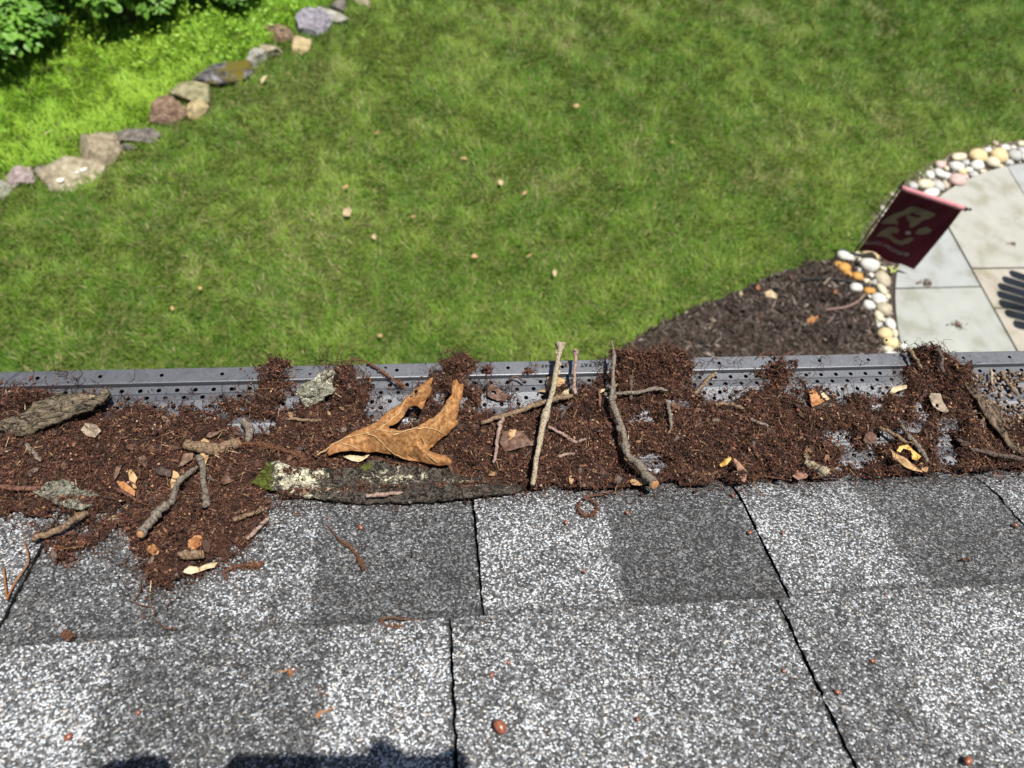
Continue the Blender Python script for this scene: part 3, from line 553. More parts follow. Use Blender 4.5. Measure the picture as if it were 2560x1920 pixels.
twig([(450, 1390, 8, 2), (478, 1386, 9, 3), (506, 1388, 9, 3)], 'brown', 'stubby brown twig with orange cut end at foot of left mound', .003, cut='end')
twig([(-30, 1210, 6), (46, 1224, 6), (102, 1221, 6)], 'red', 'dark reddish twig entering from the left edge above the shingles', .001)
twig([(66, 1112, 5), (84, 1133, 5), (102, 1152, 4)], 'grey', 'tiny grey twig below the large bark slab at left', .001)
twig([(294, 1223, 4, 2), (316, 1236, 4, 3), (338, 1249, 3, 2)], 'red', 'thin reddish twig under the orange leaf scraps', .002)
twig([(712, 1046, 4), (757, 1050, 4.5), (803, 1051, 4)], 'brown', 'thin brown twig left of the big oak leaf', .002)
twig([(914, 1240, 5, 3), (960, 1236, 5, 4), (1006, 1231, 4, 3)], 'purple', 'thin twig lying along the lower edge of the lichen bark log', .006)
twig([(1312, 955, 3.5, 2), (1290, 940, 3, 3), (1268, 952, 3.5, 2)], 'dark', 'dark wispy twig over bare guard near the middle', .002)

def plate(name, outline, mat, label=None, cat=None, lift=.001, hts=None, thick=.0008, amp=.0005, ascale=250, pitch=5, holes=(), parent=None, colfn=None, ragged=0.0, sig=None, seed=0, hfn=None):
    """a sheet (leaf, bark) traced in pixels, lying on the debris at its own heights, with real thickness"""
    O = np.array(outline, float)
    if ragged:
        Q = []
        for a, b in zip(O, np.roll(O, -1, 0)):
            n = max(1, int(np.linalg.norm(b - a) / 4))
            for t in np.arange(n) / n: Q.append(a + (b - a) * t)
        Q = np.array(Q); s = np.arange(len(Q)); Q = Q + ragged * np.stack([vnoise(s, s * 0 + seed, .35, 41, 3), vnoise(s, s * 0 + seed, .35, 42, 3)], -1); O = Q
    x0, y0 = O.min(0); x1, y1 = O.max(0); g = np.random.default_rng(seed + 3)
    X_, Y_ = np.meshgrid(np.arange(x0, x1, pitch), np.arange(y0, y1, pitch)); I = np.stack([X_.ravel(), Y_.ravel()], -1) + g.uniform(-.25, .25, (X_.size, 2)) * pitch
    I = I[inpoly(I[:, 0], I[:, 1], O)]
    dmin = np.min(np.linalg.norm(I[:, None] - O[None], axis=2), axis=1) if len(I) else np.zeros(0); I = I[dmin > pitch * .5]
    v2, ed, fc, *_ = delaunay_2d_cdt([Vector(p) for p in np.vstack([O, I])], [(i, (i + 1) % len(O)) for i in range(len(O))], [], 1, 1e-4)
    v2 = np.array([tuple(v) for v in v2]); fc = np.array([list(f) for f in fc if len(f) == 3]); c = v2[fc].mean(1)
    for h in holes: k = ~inpoly(c[:, 0], c[:, 1], h); fc = fc[k]; c = c[k]
    if hts is not None:
        H = np.array(hts, float); sg = sig or max(x1 - x0, y1 - y0) * .14
        wt = np.exp(-((v2[:, None] - H[None, :, :2]) ** 2).sum(2) / (2 * sg * sg)) + 1e-9; hh = (wt * H[None, :, 2]).sum(1) / wt.sum(1) * .001
    elif hfn is not None: hh = hfn(v2) * .001
    else: hh = np.zeros(len(v2))
    c0 = D(*O.mean(0)); hh = hh + lift
    P = np.array([D(px, py, h) for (px, py), h in zip(v2, hh)])
    nz = vnoise(P[:, 0], P[:, 1], ascale, 50 + seed, 4); P[:, 2] += amp * nz
    # keep the sheet free of the debris' own small bumps
    fc = fc[:, ::-1]; n = len(P); a, b, cc = P[fc[:, 0]], P[fc[:, 1]], P[fc[:, 2]]; nn = np.cross(b - a, cc - a); fl = nn[:, 2] < 0; fc[fl] = fc[fl][:, ::-1]
    B = P.copy(); B[:, 2] -= thick * (1 + .3 * g.uniform(-1, 1, n)); E = {}
    for f in fc:
        for u, v in ((f[0], f[1]), (f[1], f[2]), (f[2], f[0])): E[(u, v)] = 1
    sk = np.array([(v, u, u + n, v + n) for (u, v) in E if (v, u) not in E])
    me = npmesh(name, np.vstack([P, B]), [fc, fc[:, ::-1] + n, sk], True, colfn(np.vstack([P, B]), np.vstack([v2, v2])) if colfn else None)
    o = put(name, me, mat, parent)
    if label: tag(o, label, cat)
    return o
def sc(pts, k, ox, oy): return [(ox + x / k, oy + y / k) for x, y in pts]
def bark_mat(name, dark, mid, light, lich=None, moss=None, lth=.56, scale=160, stretch=None):
    mt, t, b = new_mat(name); p = pos(t, stretch); n = noisetex(t, scale * 2, 9, .72, p); r = ramp(t, [(.36, dark), (.47, mid), (.62, light)]); t.links.new(n.outputs[0], r.inputs[0]); c = r.outputs[0]
    h = n.outputs[0]
    q = noisetex(t, scale * .75, 6, .6, p, .6); ab = nd(t, 'ShaderNodeMath', operation='SUBTRACT'); t.links.new(q.outputs[0], ab.inputs[0]); ab.inputs[1].default_value = .5; a2 = nd(t, 'ShaderNodeMath', operation='ABSOLUTE'); t.links.new(ab.outputs[0], a2.inputs[0])
    cr = ramp(t, [(.0, (.12, .11, .10)), (.028, (1, 1, 1))]); t.links.new(a2.outputs[0], cr.inputs[0]); c = mixc(t, 1, c, cr.outputs[0], 'MULTIPLY')
    hc = nd(t, 'ShaderNodeMath', operation='MULTIPLY_ADD'); t.links.new(cr.outputs[0], hc.inputs[0]); hc.inputs[1].default_value = .8; t.links.new(h, hc.inputs[2]); h = hc.outputs[0]
    if lich:
        q = noisetex(t, scale * .8, 9, .8, pos(t)); k = ramp(t, [(lth, (0, 0, 0)), (lth + .03, (1, 1, 1))]); qo = q.outputs[0]
        if moss:
            la = nd(t, 'ShaderNodeAttribute', attribute_name='Col'); ls = nd(t, 'ShaderNodeSeparateColor'); t.links.new(la.outputs['Color'], ls.inputs[0]); lm = nd(t, 'ShaderNodeMath', operation='MULTIPLY_ADD'); t.links.new(ls.outputs[0], lm.inputs[0]); lm.inputs[1].default_value = .16; t.links.new(qo, lm.inputs[2]); qo = lm.outputs[0]
        t.links.new(qo, k.inputs[0])
        q2 = noisetex(t, scale * 5, 3, .5, pos(t)); k2 = ramp(t, [(.3, tuple(v * .55 for v in lich)), (.6, lich)]); t.links.new(q2.outputs[0], k2.inputs[0]); c = mixc(t, k.outputs[0], c, k2.outputs[0])
        ad = nd(t, 'ShaderNodeMath', operation='MULTIPLY_ADD'); t.links.new(k.outputs[0], ad.inputs[0]); ad.inputs[1].default_value = .5; t.links.new(h, ad.inputs[2]); h = ad.outputs[0]
    if moss:
        a = nd(t, 'ShaderNodeAttribute', attribute_name='Col'); s_ = nd(t, 'ShaderNodeSeparateColor'); t.links.new(a.outputs['Color'], s_.inputs[0])
        q = noisetex(t, 420, 5, .6, pos(t)); ml = nd(t, 'ShaderNodeMath', operation='MULTIPLY_ADD'); t.links.new(q.outputs[0], ml.inputs[0]); ml.inputs[1].default_value = 1.2; ml.inputs[2].default_value = -.6
        ad = nd(t, 'ShaderNodeMath', operation='ADD'); t.links.new(s_.outputs[1], ad.inputs[0]); t.links.new(ml.outputs[0], ad.inputs[1]); k = ramp(t, [(.45, (0, 0, 0)), (.55, (1, 1, 1))]); t.links.new(ad.outputs[0], k.inputs[0])
        c = mixc(t, k.outputs[0], c, moss)
    t.links.new(c, b.inputs['Base Color']); b.inputs['Roughness'].default_value = .9; b.inputs['Specular IOR Level'].default_value = .15; bump(t, b, h, 1.0, .0035); return mt
M_B1 = bark_mat('weathered_bark', (.03, .024, .018), (.12, .095, .066), (.25, .20, .14), (.50, .40, .25), lth=.56, stretch=(.35, 1, 1))
M_B2 = bark_mat('grey_green_bark', (.06, .058, .044), (.21, .20, .155), (.38, .365, .29), (.42, .41, .32), lth=.6)
M_B3 = bark_mat('lichened_bark', (.06, .058, .045), (.24, .235, .18), (.50, .48, .37), (.64, .61, .46), lth=.5)
M_B4 = bark_mat('lichen_log_bark', (.022, .02, .017), (.06, .05, .042), (.14, .12, .095), (.80, .75, .55), (.10, .12, .02), lth=.60)
M_B5 = bark_mat('stringy_bark', (.04, .026, .018), (.12, .085, .06), (.24, .18, .125), stretch=(1, .35, 1))
o1 = sc([(-300, 1090), (0, 1050), (110, 1000), (270, 1000), (450, 850), (520, 770), (800, 690), (880, 590), (940, 600), (1000, 640), (1250, 630), (1400, 640), (1480, 680), (1550, 590), (1640, 540), (1660, 620), (1600, 700), (1480, 790), (1400, 860), (1200, 920), (1000, 1000), (750, 1110), (560, 1190), (480, 1230), (300, 1270), (150, 1250), (60, 1200), (-300, 1190)], 6.144, 0, 880)
plate('bark_slab', o1, M_B1, 'long weathered brown bark slab tilted up on the left of the gutter', 'bark', .006, [(-40, 1060, 1), (40, 1060, 2), (100, 1030, 7), (170, 1010, 12), (230, 1000, 15), (265, 975, 16), (60, 1085, 0), (160, 1060, 8)], .006, .0022, 120, 3, ragged=2.0, sig=30, seed=1)
o2 = sc([(200, 930), (280, 860), (370, 850), (440, 870), (470, 910), (550, 920), (610, 955), (580, 970), (520, 1000), (470, 1025), (400, 1010), (330, 990), (270, 960)], 2.37, 0, 840)
plate('bark_chip', o2, M_B2, 'flat grey-green bark chip resting at the shingle edge on the left', 'bark', .003, [(95, 1230, 1), (150, 1215, 6), (200, 1240, 4), (240, 1245, 2), (180, 1270, 3)], .004, .0024, 140, 3, ragged=2.4, seed=2)
o3 = sc([(830, 740), (950, 640), (1040, 560), (1200, 510), (1190, 450), (1280, 420), (1340, 380), (1420, 380), (1470, 430), (1440, 480), (1400, 560), (1420, 650), (1470, 680), (1400, 760), (1290, 800), (1280, 850), (1180, 890), (1000, 960), (940, 860), (900, 780)], 6.144, 600, 860)
plate('bark_chip', o3, M_B3, 'pale lichen-covered bark chip lying across the bare guard', 'bark', .003, [(740, 985, 1), (790, 960, 9), (820, 935, 10), (830, 930, 8), (800, 985, 7), (780, 1010, 1)], .004, .0028, 160, 3, holes=[sc([(960, 790), (1160, 785), (1170, 800), (1080, 820), (980, 835)], 6.144, 600, 860)], ragged=1.8, seed=3)
o4 = sc([(70, 870), (130, 790), (160, 745), (240, 740), (330, 775), (420, 790), (560, 780), (700, 775), (760, 735), (830, 735), (900, 765), (1000, 765), (1100, 785), (1200, 785), (1330, 835), (1450, 850), (1550, 855), (1660, 885), (1690, 905), (1560, 930), (1420, 940), (1330, 955), (1200, 970), (1000, 980), (850, 980), (700, 985), (560, 970), (450, 955), (320, 935), (230, 915), (140, 895)], 2.37, 600, 840)
plate('bark_log', o4, M_B4, 'long dark bark piece spotted with cream lichen and green moss below the oak leaf', 'bark', .002, [(640, 1205, 2), (700, 1190, 6), (800, 1200, 7), (930, 1180, 9), (1050, 1200, 9), (1200, 1215, 5), (1300, 1220, 3), (900, 1250, 3), (1050, 1248, 3), (750, 1240, 3)], .006, .0030, 110, 3.2, ragged=2.4, sig=45, seed=4,
      colfn=lambda P, q: np.stack([np.clip(1.2 - np.abs(q[:, 0] - 740) / 95, 0, 1) + np.clip(1.1 - np.hypot((q[:, 0] - 985) / 110, (q[:, 1] - 1192) / 22), 0, 1) + np.clip(.9 - np.hypot((q[:, 0] - 1160) / 80, (q[:, 1] - 1205) / 14), 0, 1), np.clip(1.0 - np.abs(q[:, 0] - 655) / 60, 0, 1) * .9 + np.clip(.75 - np.hypot(q[:, 0] - 915, (q[:, 1] - 1165) * 1.5) / 50, 0, 1), q[:, 0] * 0], -1))
o5 = sc([(1680, 430), (1720, 430), (1800, 520), (1850, 570), (1920, 600), (1980, 680), (1960, 740), (2000, 810), (2100, 900), (2090, 930), (1990, 860), (1930, 770), (1830, 650), (1760, 530)], 2.7645, 1800, 800)
plate('bark_strip', o5, M_B5, 'long stringy brown bark strip slanting across the right debris heap', 'bark', .003, [(2410, 955, 3), (2470, 1020, 6), (2510, 1060, 6), (2550, 1125, 2)], .004, .0013, 200, 4, ragged=1.6, seed=5)

# the big oak leaf
def leaf_mat(name, dark, mid, light, transl=.15, spots=True, scale=110, rim=False):
    mt, t, b = new_mat(name); n = noisetex(t, scale, 8, .68); r = ramp(t, [(.37, dark), (.49, mid), (.63, light)]); t.links.new(n.outputs[0], r.inputs[0]); c = r.outputs[0]
    if spots:
        v = nd(t, 'ShaderNodeTexVoronoi'); v.inputs['Scale'].default_value = 430; t.links.new(pos(t), v.inputs['Vector']); k = ramp(t, [(.10, (1, 1, 1)), (.17, (0, 0, 0))]); t.links.new(v.outputs['Distance'], k.inputs[0])
        c = mixc(t, k.outputs[0], c, tuple(q * .45 for q in dark))
    if rim:
        ra = nd(t, 'ShaderNodeAttribute', attribute_name='Col'); rs = nd(t, 'ShaderNodeSeparateColor'); t.links.new(ra.outputs['Color'], rs.inputs[0]); rm_ = nd(t, 'ShaderNodeMath', operation='MULTIPLY'); rm_.inputs[1].default_value = .55; t.links.new(rs.outputs[0], rm_.inputs[0]); c = mixc(t, rm_.outputs[0], c, (.20, .065, .022))
    t.links.new(c, b.inputs['Base Color']); b.inputs['Roughness'].default_value = .62; b.inputs['Specular IOR Level'].default_value = .3
    vb = nd(t, 'ShaderNodeTexVoronoi', feature='DISTANCE_TO_EDGE'); vb.inputs['Scale'].default_value = 520; t.links.new(pos(t), vb.inputs['Vector']); bump(t, b, vb.outputs['Distance'], .35, .0006)
    tr = nd(t, 'ShaderNodeBsdfTranslucent'); t.links.new(c, tr.inputs[0]); mx = nd(t, 'ShaderNodeMixShader'); mx.inputs[0].default_value = transl
    t.links.new(b.outputs[0], mx.inputs[1]); t.links.new(tr.outputs[0], mx.inputs[2]); t.links.new(mx.outputs[0], t.nodes['Material Output'].inputs[0]); return mt
M_OAK = leaf_mat('dry_oak_leaf', (.21, .085, .026), (.38, .185, .068), (.52, .30, .125), scale=260, rim=True, transl=.22); M_VEIN = M('leaf_vein', [(.3, (.36, .23, .10)), (.7, (.55, .38, .19))], 200)
ol = sc([(105, 1240), (130, 1295), (200, 1270), (300, 1245), (480, 1235), (640, 1250), (800, 1240), (960, 1265), (1070, 1280), (1180, 1340), (1290, 1375), (1450, 1385), (1600, 1410), (1760, 1440), (1800, 1430), (1930, 1430), (1960, 1360), (1900, 1330), (1800, 1290), (1700, 1250), (1610, 1220), (1640, 1180), (1720, 1110), (1820, 1030), (1900, 960), (1980, 890), (2055, 800), (2020, 750), (2050, 640), (2065, 540), (2080, 480), (2110, 430), (2133, 250), (2060, 230), (2030, 160), (1990, 170), (1950, 220), (1950, 290), (1955, 390), (1900, 460), (1820, 570), (1770, 660), (1700, 720), (1560, 790), (1430, 880), (1280, 945), (1100, 905), (1020, 895), (1020, 850), (1060, 850), (1180, 780), (1240, 700), (1280, 620), (1350, 560), (1430, 560), (1480, 600), (1510, 610), (1560, 500), (1640, 380), (1665, 300), (1640, 270), (1670, 180), (1665, 130), (1600, 180), (1500, 240), (1420, 290), (1330, 370), (1260, 450), (1180, 530), (1060, 610), (940, 690), (860, 770), (740, 850), (600, 910), (480, 950), (350, 1040), (220, 1110), (110, 1140), (160, 1150)], 5.925, 800, 920)
oh = [(x, y, h) for (x, y), h in zip(sc([(105, 1240), (640, 1250), (1100, 1300), (1450, 1385), (1760, 1440), (1930, 1390), (480, 1000), (900, 930), (1250, 990), (1300, 1150), (900, 1100), (1900, 960), (2055, 800), (1700, 800), (1900, 560), (2030, 300), (2100, 300), (1640, 200), (1400, 500), (1250, 650), (1000, 750), (740, 850), (1510, 610), (1600, 330), (1450, 330), (1640, 1180)], 5.925, 800, 920),
                                                [2, 3, 3, 4, 2, 9, 17, 27, 31, 22, 17, 4, 5, 30, 20, 26, 12, 22, 26, 7, 9, 4, 3, 30, 17, 5])]
def seg_d(q, path):
    """distance (px) to a polyline and the position along it"""
    P = np.array(path, float); best = np.full(len(q), 1e9); tt = np.zeros(len(q)); L = np.r_[0, np.cumsum(np.linalg.norm(np.diff(P, axis=0), axis=1))]; L /= L[-1]
    for k in range(len(P) - 1):
        a, b = P[k], P[k + 1]; d = b - a; t = np.clip(((q - a) @ d) / (d @ d), 0, 1); r = np.linalg.norm(q - a - t[:, None] * d, axis=1); m_ = r < best; best[m_] = r[m_]; tt[m_] = (L[k] + t * (L[k + 1] - L[k]))[m_]
    return best, tt
RID = [(sc([(60, 1240), (480, 985), (900, 925), (1270, 960), (1520, 850), (1760, 700), (1900, 520), (1975, 330), (2040, 170)], 5.925, 800, 920), [0, .2, .4, .6, .8, 1], [3, 15, 25, 30, 26, 30], 62), (sc([(480, 985), (860, 820), (1150, 610), (1330, 420), (1500, 300), (1660, 150)], 5.925, 800, 920), [0, .4, .7, 1], [13, 16, 25, 22], 44), (sc([(1450, 1150), (1650, 1300), (1930, 1385)], 5.925, 800, 920), [0, .6, 1], [18, 10, 13], 30)]
def oak_fold(q):
    q = np.atleast_2d(np.array(q, float)); h = np.zeros(len(q))
    for path, ts, hs, dm in RID:
        d, t = seg_d(q, path); h = np.maximum(h, np.interp(t, ts, hs) * np.clip(1 - (d / dm) ** 1.25 * .95, 0, 1))
    return h + 2.0
oak = plate('oak_leaf', ol, M_OAK, 'large curled tan oak leaf with pointed lobes lying in the gutter', 'leaf', .004, None,   .0003, .0026, 85, 2.6, hfn=oak_fold, holes=[sc([(1405, 300), (1455, 310), (1450, 360), (1435, 410), (1405, 412), (1400, 340)], 5.925, 800, 920), sc([(1315, 420), (1350, 385), (1385, 375), (1365, 425), (1340, 440)], 5.925, 800, 920)], ragged=1.0, seed=7, colfn=lambda P, q: np.clip(1 - np.min(np.linalg.norm(q[:, None] - np.array(ol)[None], axis=2), axis=1)[:, None] / 13, 0, 1) * np.ones((1, 3)))
def oak_h(q): return float(oak_fold([q])[0]) * .001
for vp in ([(-40, 1290), (60, 1230), (220, 1115), (480, 1005), (700, 950), (900, 932), (1270, 950)], [(700, 960), (860, 1050), (1050, 1235), (1270, 1362)], [(1440, 890), (1650, 905), (1850, 990)], [(330, 1110), (450, 1160), (610, 1240)], [(880, 925), (1000, 800), (1150, 680), (1270, 460)], [(1500, 1000), (1560, 1150), (1600, 1290), (1740, 1410)], [(1080, 1000), (1350, 900), (1700, 760), (1950, 480)]):
    q = sc(vp, 5.925, 800, 920); P = [D(x, y, .0046 + oak_h((x, y))) for x, y in q]; pa = catmull(P, 10); pa[:, 2] += .0026 * vnoise(pa[:, 0], pa[:, 1], 85, 57, 4)
    v, f = tube_np(pa, np.linspace(.00065, .0003, len(pa)), 6); put('vein', npmesh('vein', v, f, True), M_VEIN, oak)

M_L = {'tan': leaf_mat('tan_leaf', (.26, .14, .06), (.46, .29, .14), (.58, .40, .22)), 'orange': leaf_mat('orange_leaf', (.24, .09, .03), (.42, .19, .075), (.55, .29, .13)), 'brown': leaf_mat('brown_leaf', (.05, .026, .018), (.12, .066, .045), (.21, .13, .09), spots=False),
       'dark': leaf_mat('dark_leaf', (.025, .017, .014), (.06, .042, .034), (.12, .085, .07), spots=False), 'pale': leaf_mat('pale_leaf', (.34, .24, .13), (.52, .41, .25), (.66, .55, .37)), 'grey': leaf_mat('grey_leaf', (.15, .11, .08), (.30, .235, .17), (.44, .36, .26)), 'yellow': leaf_mat('yellow_leaf', (.36, .20, .04), (.58, .36, .09), (.70, .50, .18)), 'pink': leaf_mat('pinkish_leaf', (.18, .09, .06), (.32, .18, .12), (.42, .27, .18), spots=False)}
def leaf(pts, k, ox, oy, mat, label, hts=None, lift=.002, amp=.0012, holes=()):
    q = sc(pts, k, ox, oy); O = np.array(q); c = O.mean(0); r = np.abs(O - c).max()
    if hts is None: hts = [(c[0], c[1], 4)] + [(x, y, 1 + 2.5 * ((i * 7) % 5) / 4) for i, (x, y) in enumerate(q)]
    return plate('leaf_scrap', q, M_L[mat], label, 'leaf', lift, hts, .0004, amp, 180, max(2.5, r / 12), ragged=.6, sig=max(6, r * .35), seed=int(c[0]) % 97, holes=[sc(h, k, ox, oy) for h in holes])
K1 = (2.37, 0, 840); K3 = (3.16, 1150, 800); K4 = (2.7645, 1800, 800); K2 = (2.37, 600, 840)
leaf([(1185, 620), (1210, 603), (1240, 620), (1243, 680), (1225, 740), (1215, 770), (1195, 740), (1183, 690)], *K1, 'tan', 'narrow tan leaf standing upright behind the curved grey stick')
leaf([(692, 858), (730, 860), (800, 915), (800, 950), (760, 930), (715, 905)], *K1, 'orange', 'orange-brown folded leaf scrap, lower of a pair in the left litter')
leaf([(757, 790), (780, 790), (815, 840), (800, 870), (810, 905), (785, 900), (765, 850)], *K1, 'tan', 'ragged tan leaf scrap, upper of a pair in the left litter')
leaf([(1025, 795), (1050, 805), (1068, 835), (1050, 870), (1015, 905), (1008, 870), (1020, 830)], *K1, 'tan', 'small tan leaf scrap left of the long grey stick')
leaf([(1220, 600), (1240, 570), (1330, 555), (1300, 570), (1250, 605)], *K1, 'brown', 'thin brown curled leaf above the thick branch piece')
leaf([(900, 790), (960, 770), (1020, 800), (1010, 835), (940, 820)], *K1, 'dark', 'dark leaf lying flat in the middle of the left litter')
leaf([(1050, 780), (1090, 700), (1145, 690), (1140, 730), (1090, 760)], *K1, 'brown', 'brown leaf scrap under the thick branch piece')
leaf([(820, 720), (850, 700), (875, 740), (865, 785), (830, 750)], *K1, 'brown', 'small pinkish-brown leaf in the centre of the left litter')
leaf([(875, 1245), (905, 1228), (945, 1265), (935, 1295), (905, 1300), (880, 1280)], *K1, 'orange', 'small ochre leaf scrap at the left rim of the mound')
leaf([(1112, 1215), (1150, 1180), (1190, 1180), (1203, 1205), (1185, 1245), (1150, 1270), (1118, 1255)], *K1, 'orange', 'orange-brown leaf scrap on top of the left mound')
leaf([(1080, 1400), (1120, 1360), (1180, 1370), (1250, 1340), (1290, 1340), (1270, 1370), (1200, 1390), (1130, 1412)], *K1, 'pale', 'pale wavy leaf curl at the foot of the left mound')
leaf([(1300, 870), (1340, 800), (1360, 840), (1390, 855), (1330, 880)], *K1, 'brown', 'pointed brown leaf scrap right of the curved grey stick')
leaf([(670, 830), (690, 770), (720, 760), (705, 810), (680, 850)], *K1, 'brown', 'dull brown leaf scrap left of the tan leaf pair')
leaf([(480, 560), (500, 515), (560, 520), (600, 560), (560, 600), (510, 590)], *K1, 'grey', 'grey flake with white specks under the bark slab')
leaf([(310, 960), (340, 880), (420, 870), (500, 890), (560, 950), (610, 940), (610, 985), (500, 1000), (400, 1035), (350, 1040)], *K3, 'brown', 'crumpled brown leaf behind the thin hanging twig')
leaf([(372, 880), (400, 862), (445, 870), (430, 920), (395, 950), (372, 930)], *K3, 'tan', 'small tan leaf scrap on the crumpled brown leaf')
leaf([(610, 560), (680, 540), (690, 450), (760, 440), (830, 470), (820, 520), (740, 540), (680, 570)], *K3, 'tan', 'tan leaf caught behind the long pale twig')
leaf([(1320, 1250), (1380, 1232), (1450, 1235), (1490, 1290), (1410, 1308), (1360, 1300)], *K3, 'tan', 'tan leaf tucked under the sawn end of the crooked twig')
leaf([(1020, 1283), (1060, 1240), (1140, 1222), (1250, 1255), (1180, 1262), (1100, 1270)], *K3, 'dark', 'dark leaf at the shingle edge between the two long twigs')
leaf([(210, 520), (260, 505), (350, 570), (385, 600), (360, 640), (290, 640), (220, 600)], *K3, 'brown', 'brown leaf with holes right of the oak leaf tip', holes=[[(240, 555), (280, 560), (290, 590), (250, 585)]])
leaf([(790, 590), (850, 530), (880, 545), (870, 600), (800, 620), (770, 615)], *K3, 'pale', 'pale lichen flake beside the upright purplish twig')
leaf([(1080, 565), (1180, 520), (1250, 500), (1240, 525), (1160, 555), (1100, 580)], *K3, 'pale', 'pale bark flake behind the crooked sawn twig')
leaf([(90, 955), (110, 960), (185, 1040), (180, 1100), (170, 1120), (150, 1115), (120, 1040)], *K4, 'pink', 'folded pointed brown leaf standing at the shingle edge', [(1835, 1148, 8), (1850, 1172, 9), (1866, 1178, 3), (1860, 1202, 3)])
leaf([(-5, 1000), (20, 975), (75, 940), (82, 960), (50, 1000), (10, 1015)], *K4, 'yellow', 'small yellow-tan leaf curl left of the folded pointed leaf')
leaf([(500, 1080), (520, 1030), (560, 1025), (612, 1070), (600, 1090), (540, 1105)], *K4, 'pink', 'flat pinkish-tan leaf lying on the shingle edge')
leaf([(1170, 885), (1210, 920), (1290, 960), (1350, 1010), (1400, 1050), (1330, 1040), (1260, 1000), (1200, 960)], *K4, 'tan', 'long mottled tan leaf curl at the shingle edge on the right', [(2230, 1125, 9), (2265, 1147, 9), (2300, 1175, 3)], lift=.003)
leaf([(1215, 905), (1240, 870), (1300, 858), (1340, 900), (1390, 945), (1360, 975), (1330, 960), (1320, 900), (1270, 885), (1245, 915)], *K4, 'yellow', 'bright yellow lacy leaf fragment above the long tan curl', lift=.005)
leaf([(1370, 1000), (1400, 975), (1440, 1020), (1430, 1050), (1400, 1040)], *K4, 'tan', 'small tan leaf tip right of the long tan curl')
leaf([(1440, 530), (1460, 505), (1520, 510), (1545, 570), (1585, 625), (1570, 640), (1520, 625), (1470, 590)], *K4, 'grey', 'greyish tan leaf with a torn hole in the right heap', lift=.004, holes=[[(1490, 575), (1515, 585), (1510, 605), (1492, 600)]])
leaf([(612, 500), (640, 470), (680, 510), (722, 560), (700, 575), (640, 600), (625, 560)], *K4, 'orange', 'reddish brown folded leaf above the litter right of centre', lift=.003)
leaf([(1170, 500), (1190, 465), (1240, 450), (1292, 450), (1290, 472), (1230, 490), (1190, 510)], *K4, 'pale', 'pale ribbed leaf curl at the edge of the bare guard on the right', lift=.003)
leaf([(990, 830), (1010, 780), (1050, 770), (1085, 800), (1080, 855), (1030, 860)], *K4, 'brown', 'square brown leaf scrap between bare guard patches', lift=.003)
leaf([(690, 490), (720, 500), (760, 545), (740, 555), (700, 520)], *K4, 'pale', 'thin pale leaf strip beside the reddish folded leaf')
leaf([(610, 715), (650, 705), (720, 710), (770, 702), (750, 725), (700, 747), (660, 735)], *K2, 'pale', 'pale speckled bark flake under the oak leaf', lift=.006)

# small dry bits on the shingles
M_CK = M('rusty_catkin', [(.3, (.06, .026, .014)), (.55, (.16, .075, .042)), (.8, (.27, .14, .08))], 700, .85, 1500, 1, .0008)
def fluffy(name, pts, r_px, label, cat, mat=None, taper=(.4, 1.3), bits=90, loop=False, lift=.0005):
    k = .62 / F_PX; P = [D(x, y, r_px * k * .7 + lift) for x, y in pts]; pa = catmull(P, 12); n = len(pa); s = int(pts[0][0] + pts[0][1]); g = np.random.default_rng(s)
    rad = np.linspace(taper[0], taper[1], n) * r_px * k * (1 + .35 * vnoise(np.arange(n), np.zeros(n) + s, .4, 9, 2)); parts = [tube_np(pa, np.abs(rad) * .45, 7, .4, s)]
    if bits:
        bits = int(bits * 1.9)
        i = g.integers(0, n, bits); d = g.normal(size=(bits, 3)); d /= np.linalg.norm(d, axis=1)[:, None]; c = pa[i] + d * np.abs(rad[i])[:, None] * g.uniform(.2, 1.35, (bits, 1))
        L = OCT[None] * (np.abs(rad[i])[:, None, None] * g.uniform(.18, .48, (bits, 1, 1))) * g.uniform(.6, 1.3, (bits, 6, 1)); parts.append(((L + c[:, None]).reshape(-1, 3), [(OCF[None] + (np.arange(bits) * 6)[:, None, None]).reshape(-1, 3)]))
    V, Fs = join_np(parts); return tag(put(name, npmesh(name, V, Fs), mat or M_CK), label, cat)
fluffy('catkin', [(818, 1313), (843, 1343), (860, 1357), (878, 1370), (899, 1396), (908, 1421)], 6, 'rusty knotted catkin strand lying diagonally on the shingles', 'catkin', bits=160)
fluffy('catkin', [(1006, 1566), (970, 1566), (953, 1553), (974, 1544), (1012, 1548), (1050, 1549)], 5, 'hairpin-bent rusty catkin at the shingle overlap', 'catkin', taper=(1.3, .4), bits=110)
fluffy('catkin', [(1450, 1256), (1447, 1275), (1462, 1287), (1484, 1284), (1493, 1265), (1480, 1250), (1462, 1246), (1475, 1240), (1500, 1236), (1528, 1228)], 6, 'brown catkin curled into a ring on the shingles', 'catkin', taper=(1.2, .6), bits=220)
fluffy('catkin', [(568, 1450), (560, 1432), (580, 1420), (605, 1414), (652, 1412)], 6, 'looped rusty catkin with dry leaf near the left mound', 'catkin', taper=(.5, 1.5), bits=120)
fluffy('catkin_strand', [(352, 1443), (349, 1478), (335, 1502), (355, 1513), (382, 1519), (387, 1545), (400, 1560), (420, 1571), (443, 1570)], 2.6, 'thin beaded brown strand trailing down from the left mound', 'catkin', taper=(.9, 1), bits=60)
fluffy('catkin', [(870, 905), (890, 900), (915, 905), (950, 925), (985, 950), (1012, 968)], 6, 'fuzzy rusty catkin slanting across the guard above the oak leaf', 'catkin', bits=200, lift=.004)
